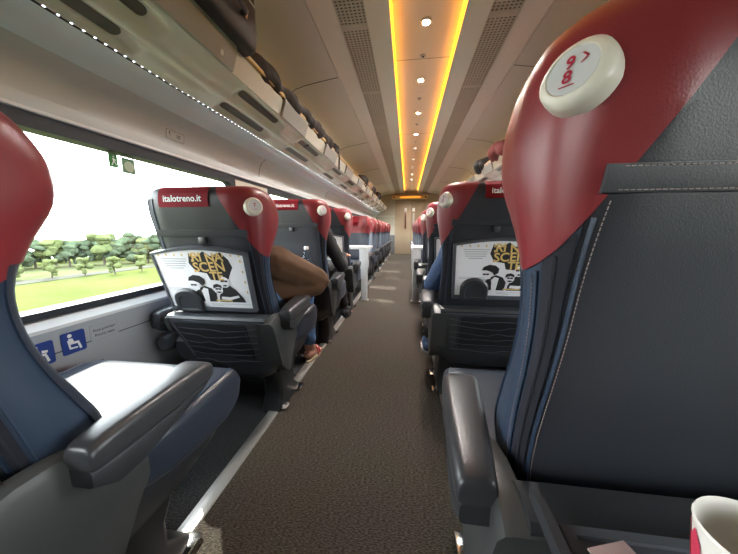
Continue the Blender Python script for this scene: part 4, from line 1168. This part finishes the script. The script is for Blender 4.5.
person((LXC, LY[2]+.02, 0), 'passenger in dark clothes and black shoes seated behind the bottle seat', 'darkcloth', 'darkcloth', 'darkcloth', 1, elbow=(.285, .42, .63), foot_a=(.20, .92))
person((RXC, RY[1]+.02, 0), 'passenger in a denim jacket on the right whose sleeve shows beside the armrest', 'denim', 'darkcloth', 'denim', -1, elbow=(.255, .40, .605), wrist=(.17, .62, .60), foot_a=(.235, .74), slouch=.06)

# ------------------------------------------------------------------ countryside outside
GZ = -14.0
def ground(name, x0, x1, y0, y1, z, m):
    bm = B(); n = 24
    g = [[bm.verts.new((x0+(x1-x0)*i/n, y0+(y1-y0)*j/n, z)) for j in range(n+1)] for i in range(n+1)]
    for i in range(n):
        for j in range(n): bm.faces.new((g[i][j], g[i+1][j], g[i+1][j+1], g[i][j+1]))
    return struct(obj(name, bm, m))
bm = B(); cv = [bm.verts.new((228*math.cos(2*PI*k/72), 228*math.sin(2*PI*k/72), GZ)) for k in range(72)]; bm.faces.new(cv)
bmesh.ops.extrude_face_region(bm, geom=bm.faces[:])
for v in list(bm.verts)[72:]: v.co.z -= 6; v.co.x *= 1.05; v.co.y *= 1.05
struct(obj('meadow', bm, 'grass', smooth=False))
def strip_(name, pts, m, z):
    bm = B(); bm.faces.new([bm.verts.new((x, y, GZ+z)) for x, y in pts]); return struct(obj(name, bm, m, smooth=False))
strip_('ploughed_field', [(-150, -60), (-96, 130), (-104, 165), (-185, 60), (-200, -60)], 'grass2', .10)
strip_('field_track', [(-118, -80), (-96, 170), (-102, 172), (-128, -80)], 'soil', .14)
bm = B(); prism(bm, [(-3.2, -1.2), (-14, -5.5), (-26, GZ), (8, GZ), (4.2, -1.2)], 'y', -200, 200); struct(obj('embankment', bm, 'grass2', smooth=False))
def tree(loc, h, m, label, group, seed):
    t = empty('tree', loc); tag(t, label, 'tree', group); r_ = random.Random(seed)
    bm = B(); tube(bm, [(0, 0, 0), (.1, 0, h*.3), (0, .1, h*.6)], [h*.03, h*.024, h*.012], 6); obj('trunk', bm, 'bark', t)
    bm = B()
    for k in range(16):
        z = h*r_.uniform(.18, .88); q = h*.34*(1.15-abs(z/h-.45)*1.3); a = r_.uniform(0, 2*PI); d0 = q*r_.uniform(.2, .8)
        bmesh.ops.create_icosphere(bm, subdivisions=2, radius=h*r_.uniform(.09, .16), matrix=Matrix.Translation((d0*math.cos(a), d0*math.sin(a), z)) @ Matrix.Diagonal((1, 1, .85, 1)))
    for v in bm.verts: v.co += Vector((noise.noise(v.co*.55+Vector((seed, 0, 0))), noise.noise(v.co*.55+Vector((0, seed, 0))), noise.noise(v.co*.55+Vector((0, 0, seed)))))*h*.07
    obj('crown', bm, m, t, smooth=False); return t
protos = [tree((0, 0, GZ), 9, ('leaf', 'leaf2', 'leaf')[i], 'hazy green tree in the wood line beyond the meadow', 'trees of the far wood line', i+1) for i in range(3)]
placed = 0
r2 = random.Random(11)
for k in range(64):
    az = R(30+52*k/63+r2.uniform(-.3, .3)); dist = (168 if k % 2 else 188)+r2.uniform(-5, 5)
    hsc = (1.75-.019*(math.degrees(az)-32))*r2.uniform(.85, 1.15)
    src = protos[k % 3]
    o = src if k < 3 else copy_tree(src)
    o.location = (-dist*math.sin(az), dist*math.cos(az), GZ); o.scale = (hsc*1.2,)*2+(hsc,); o.rotation_euler = (0, 0, r2.uniform(0, 6))
for k in range(9):
    az = R(40+3.2*k); dist = 128+r2.uniform(-5, 9); o = copy_tree(protos[1]); o['label'] = 'light green spring tree standing alone in front of the wood line'; o['group'] = 'spring trees before the wood'
    o.location = (-dist*math.sin(az), dist*math.cos(az), GZ); o.scale = (.70, .70, .72); o.rotation_euler = (0, 0, k*1.3)
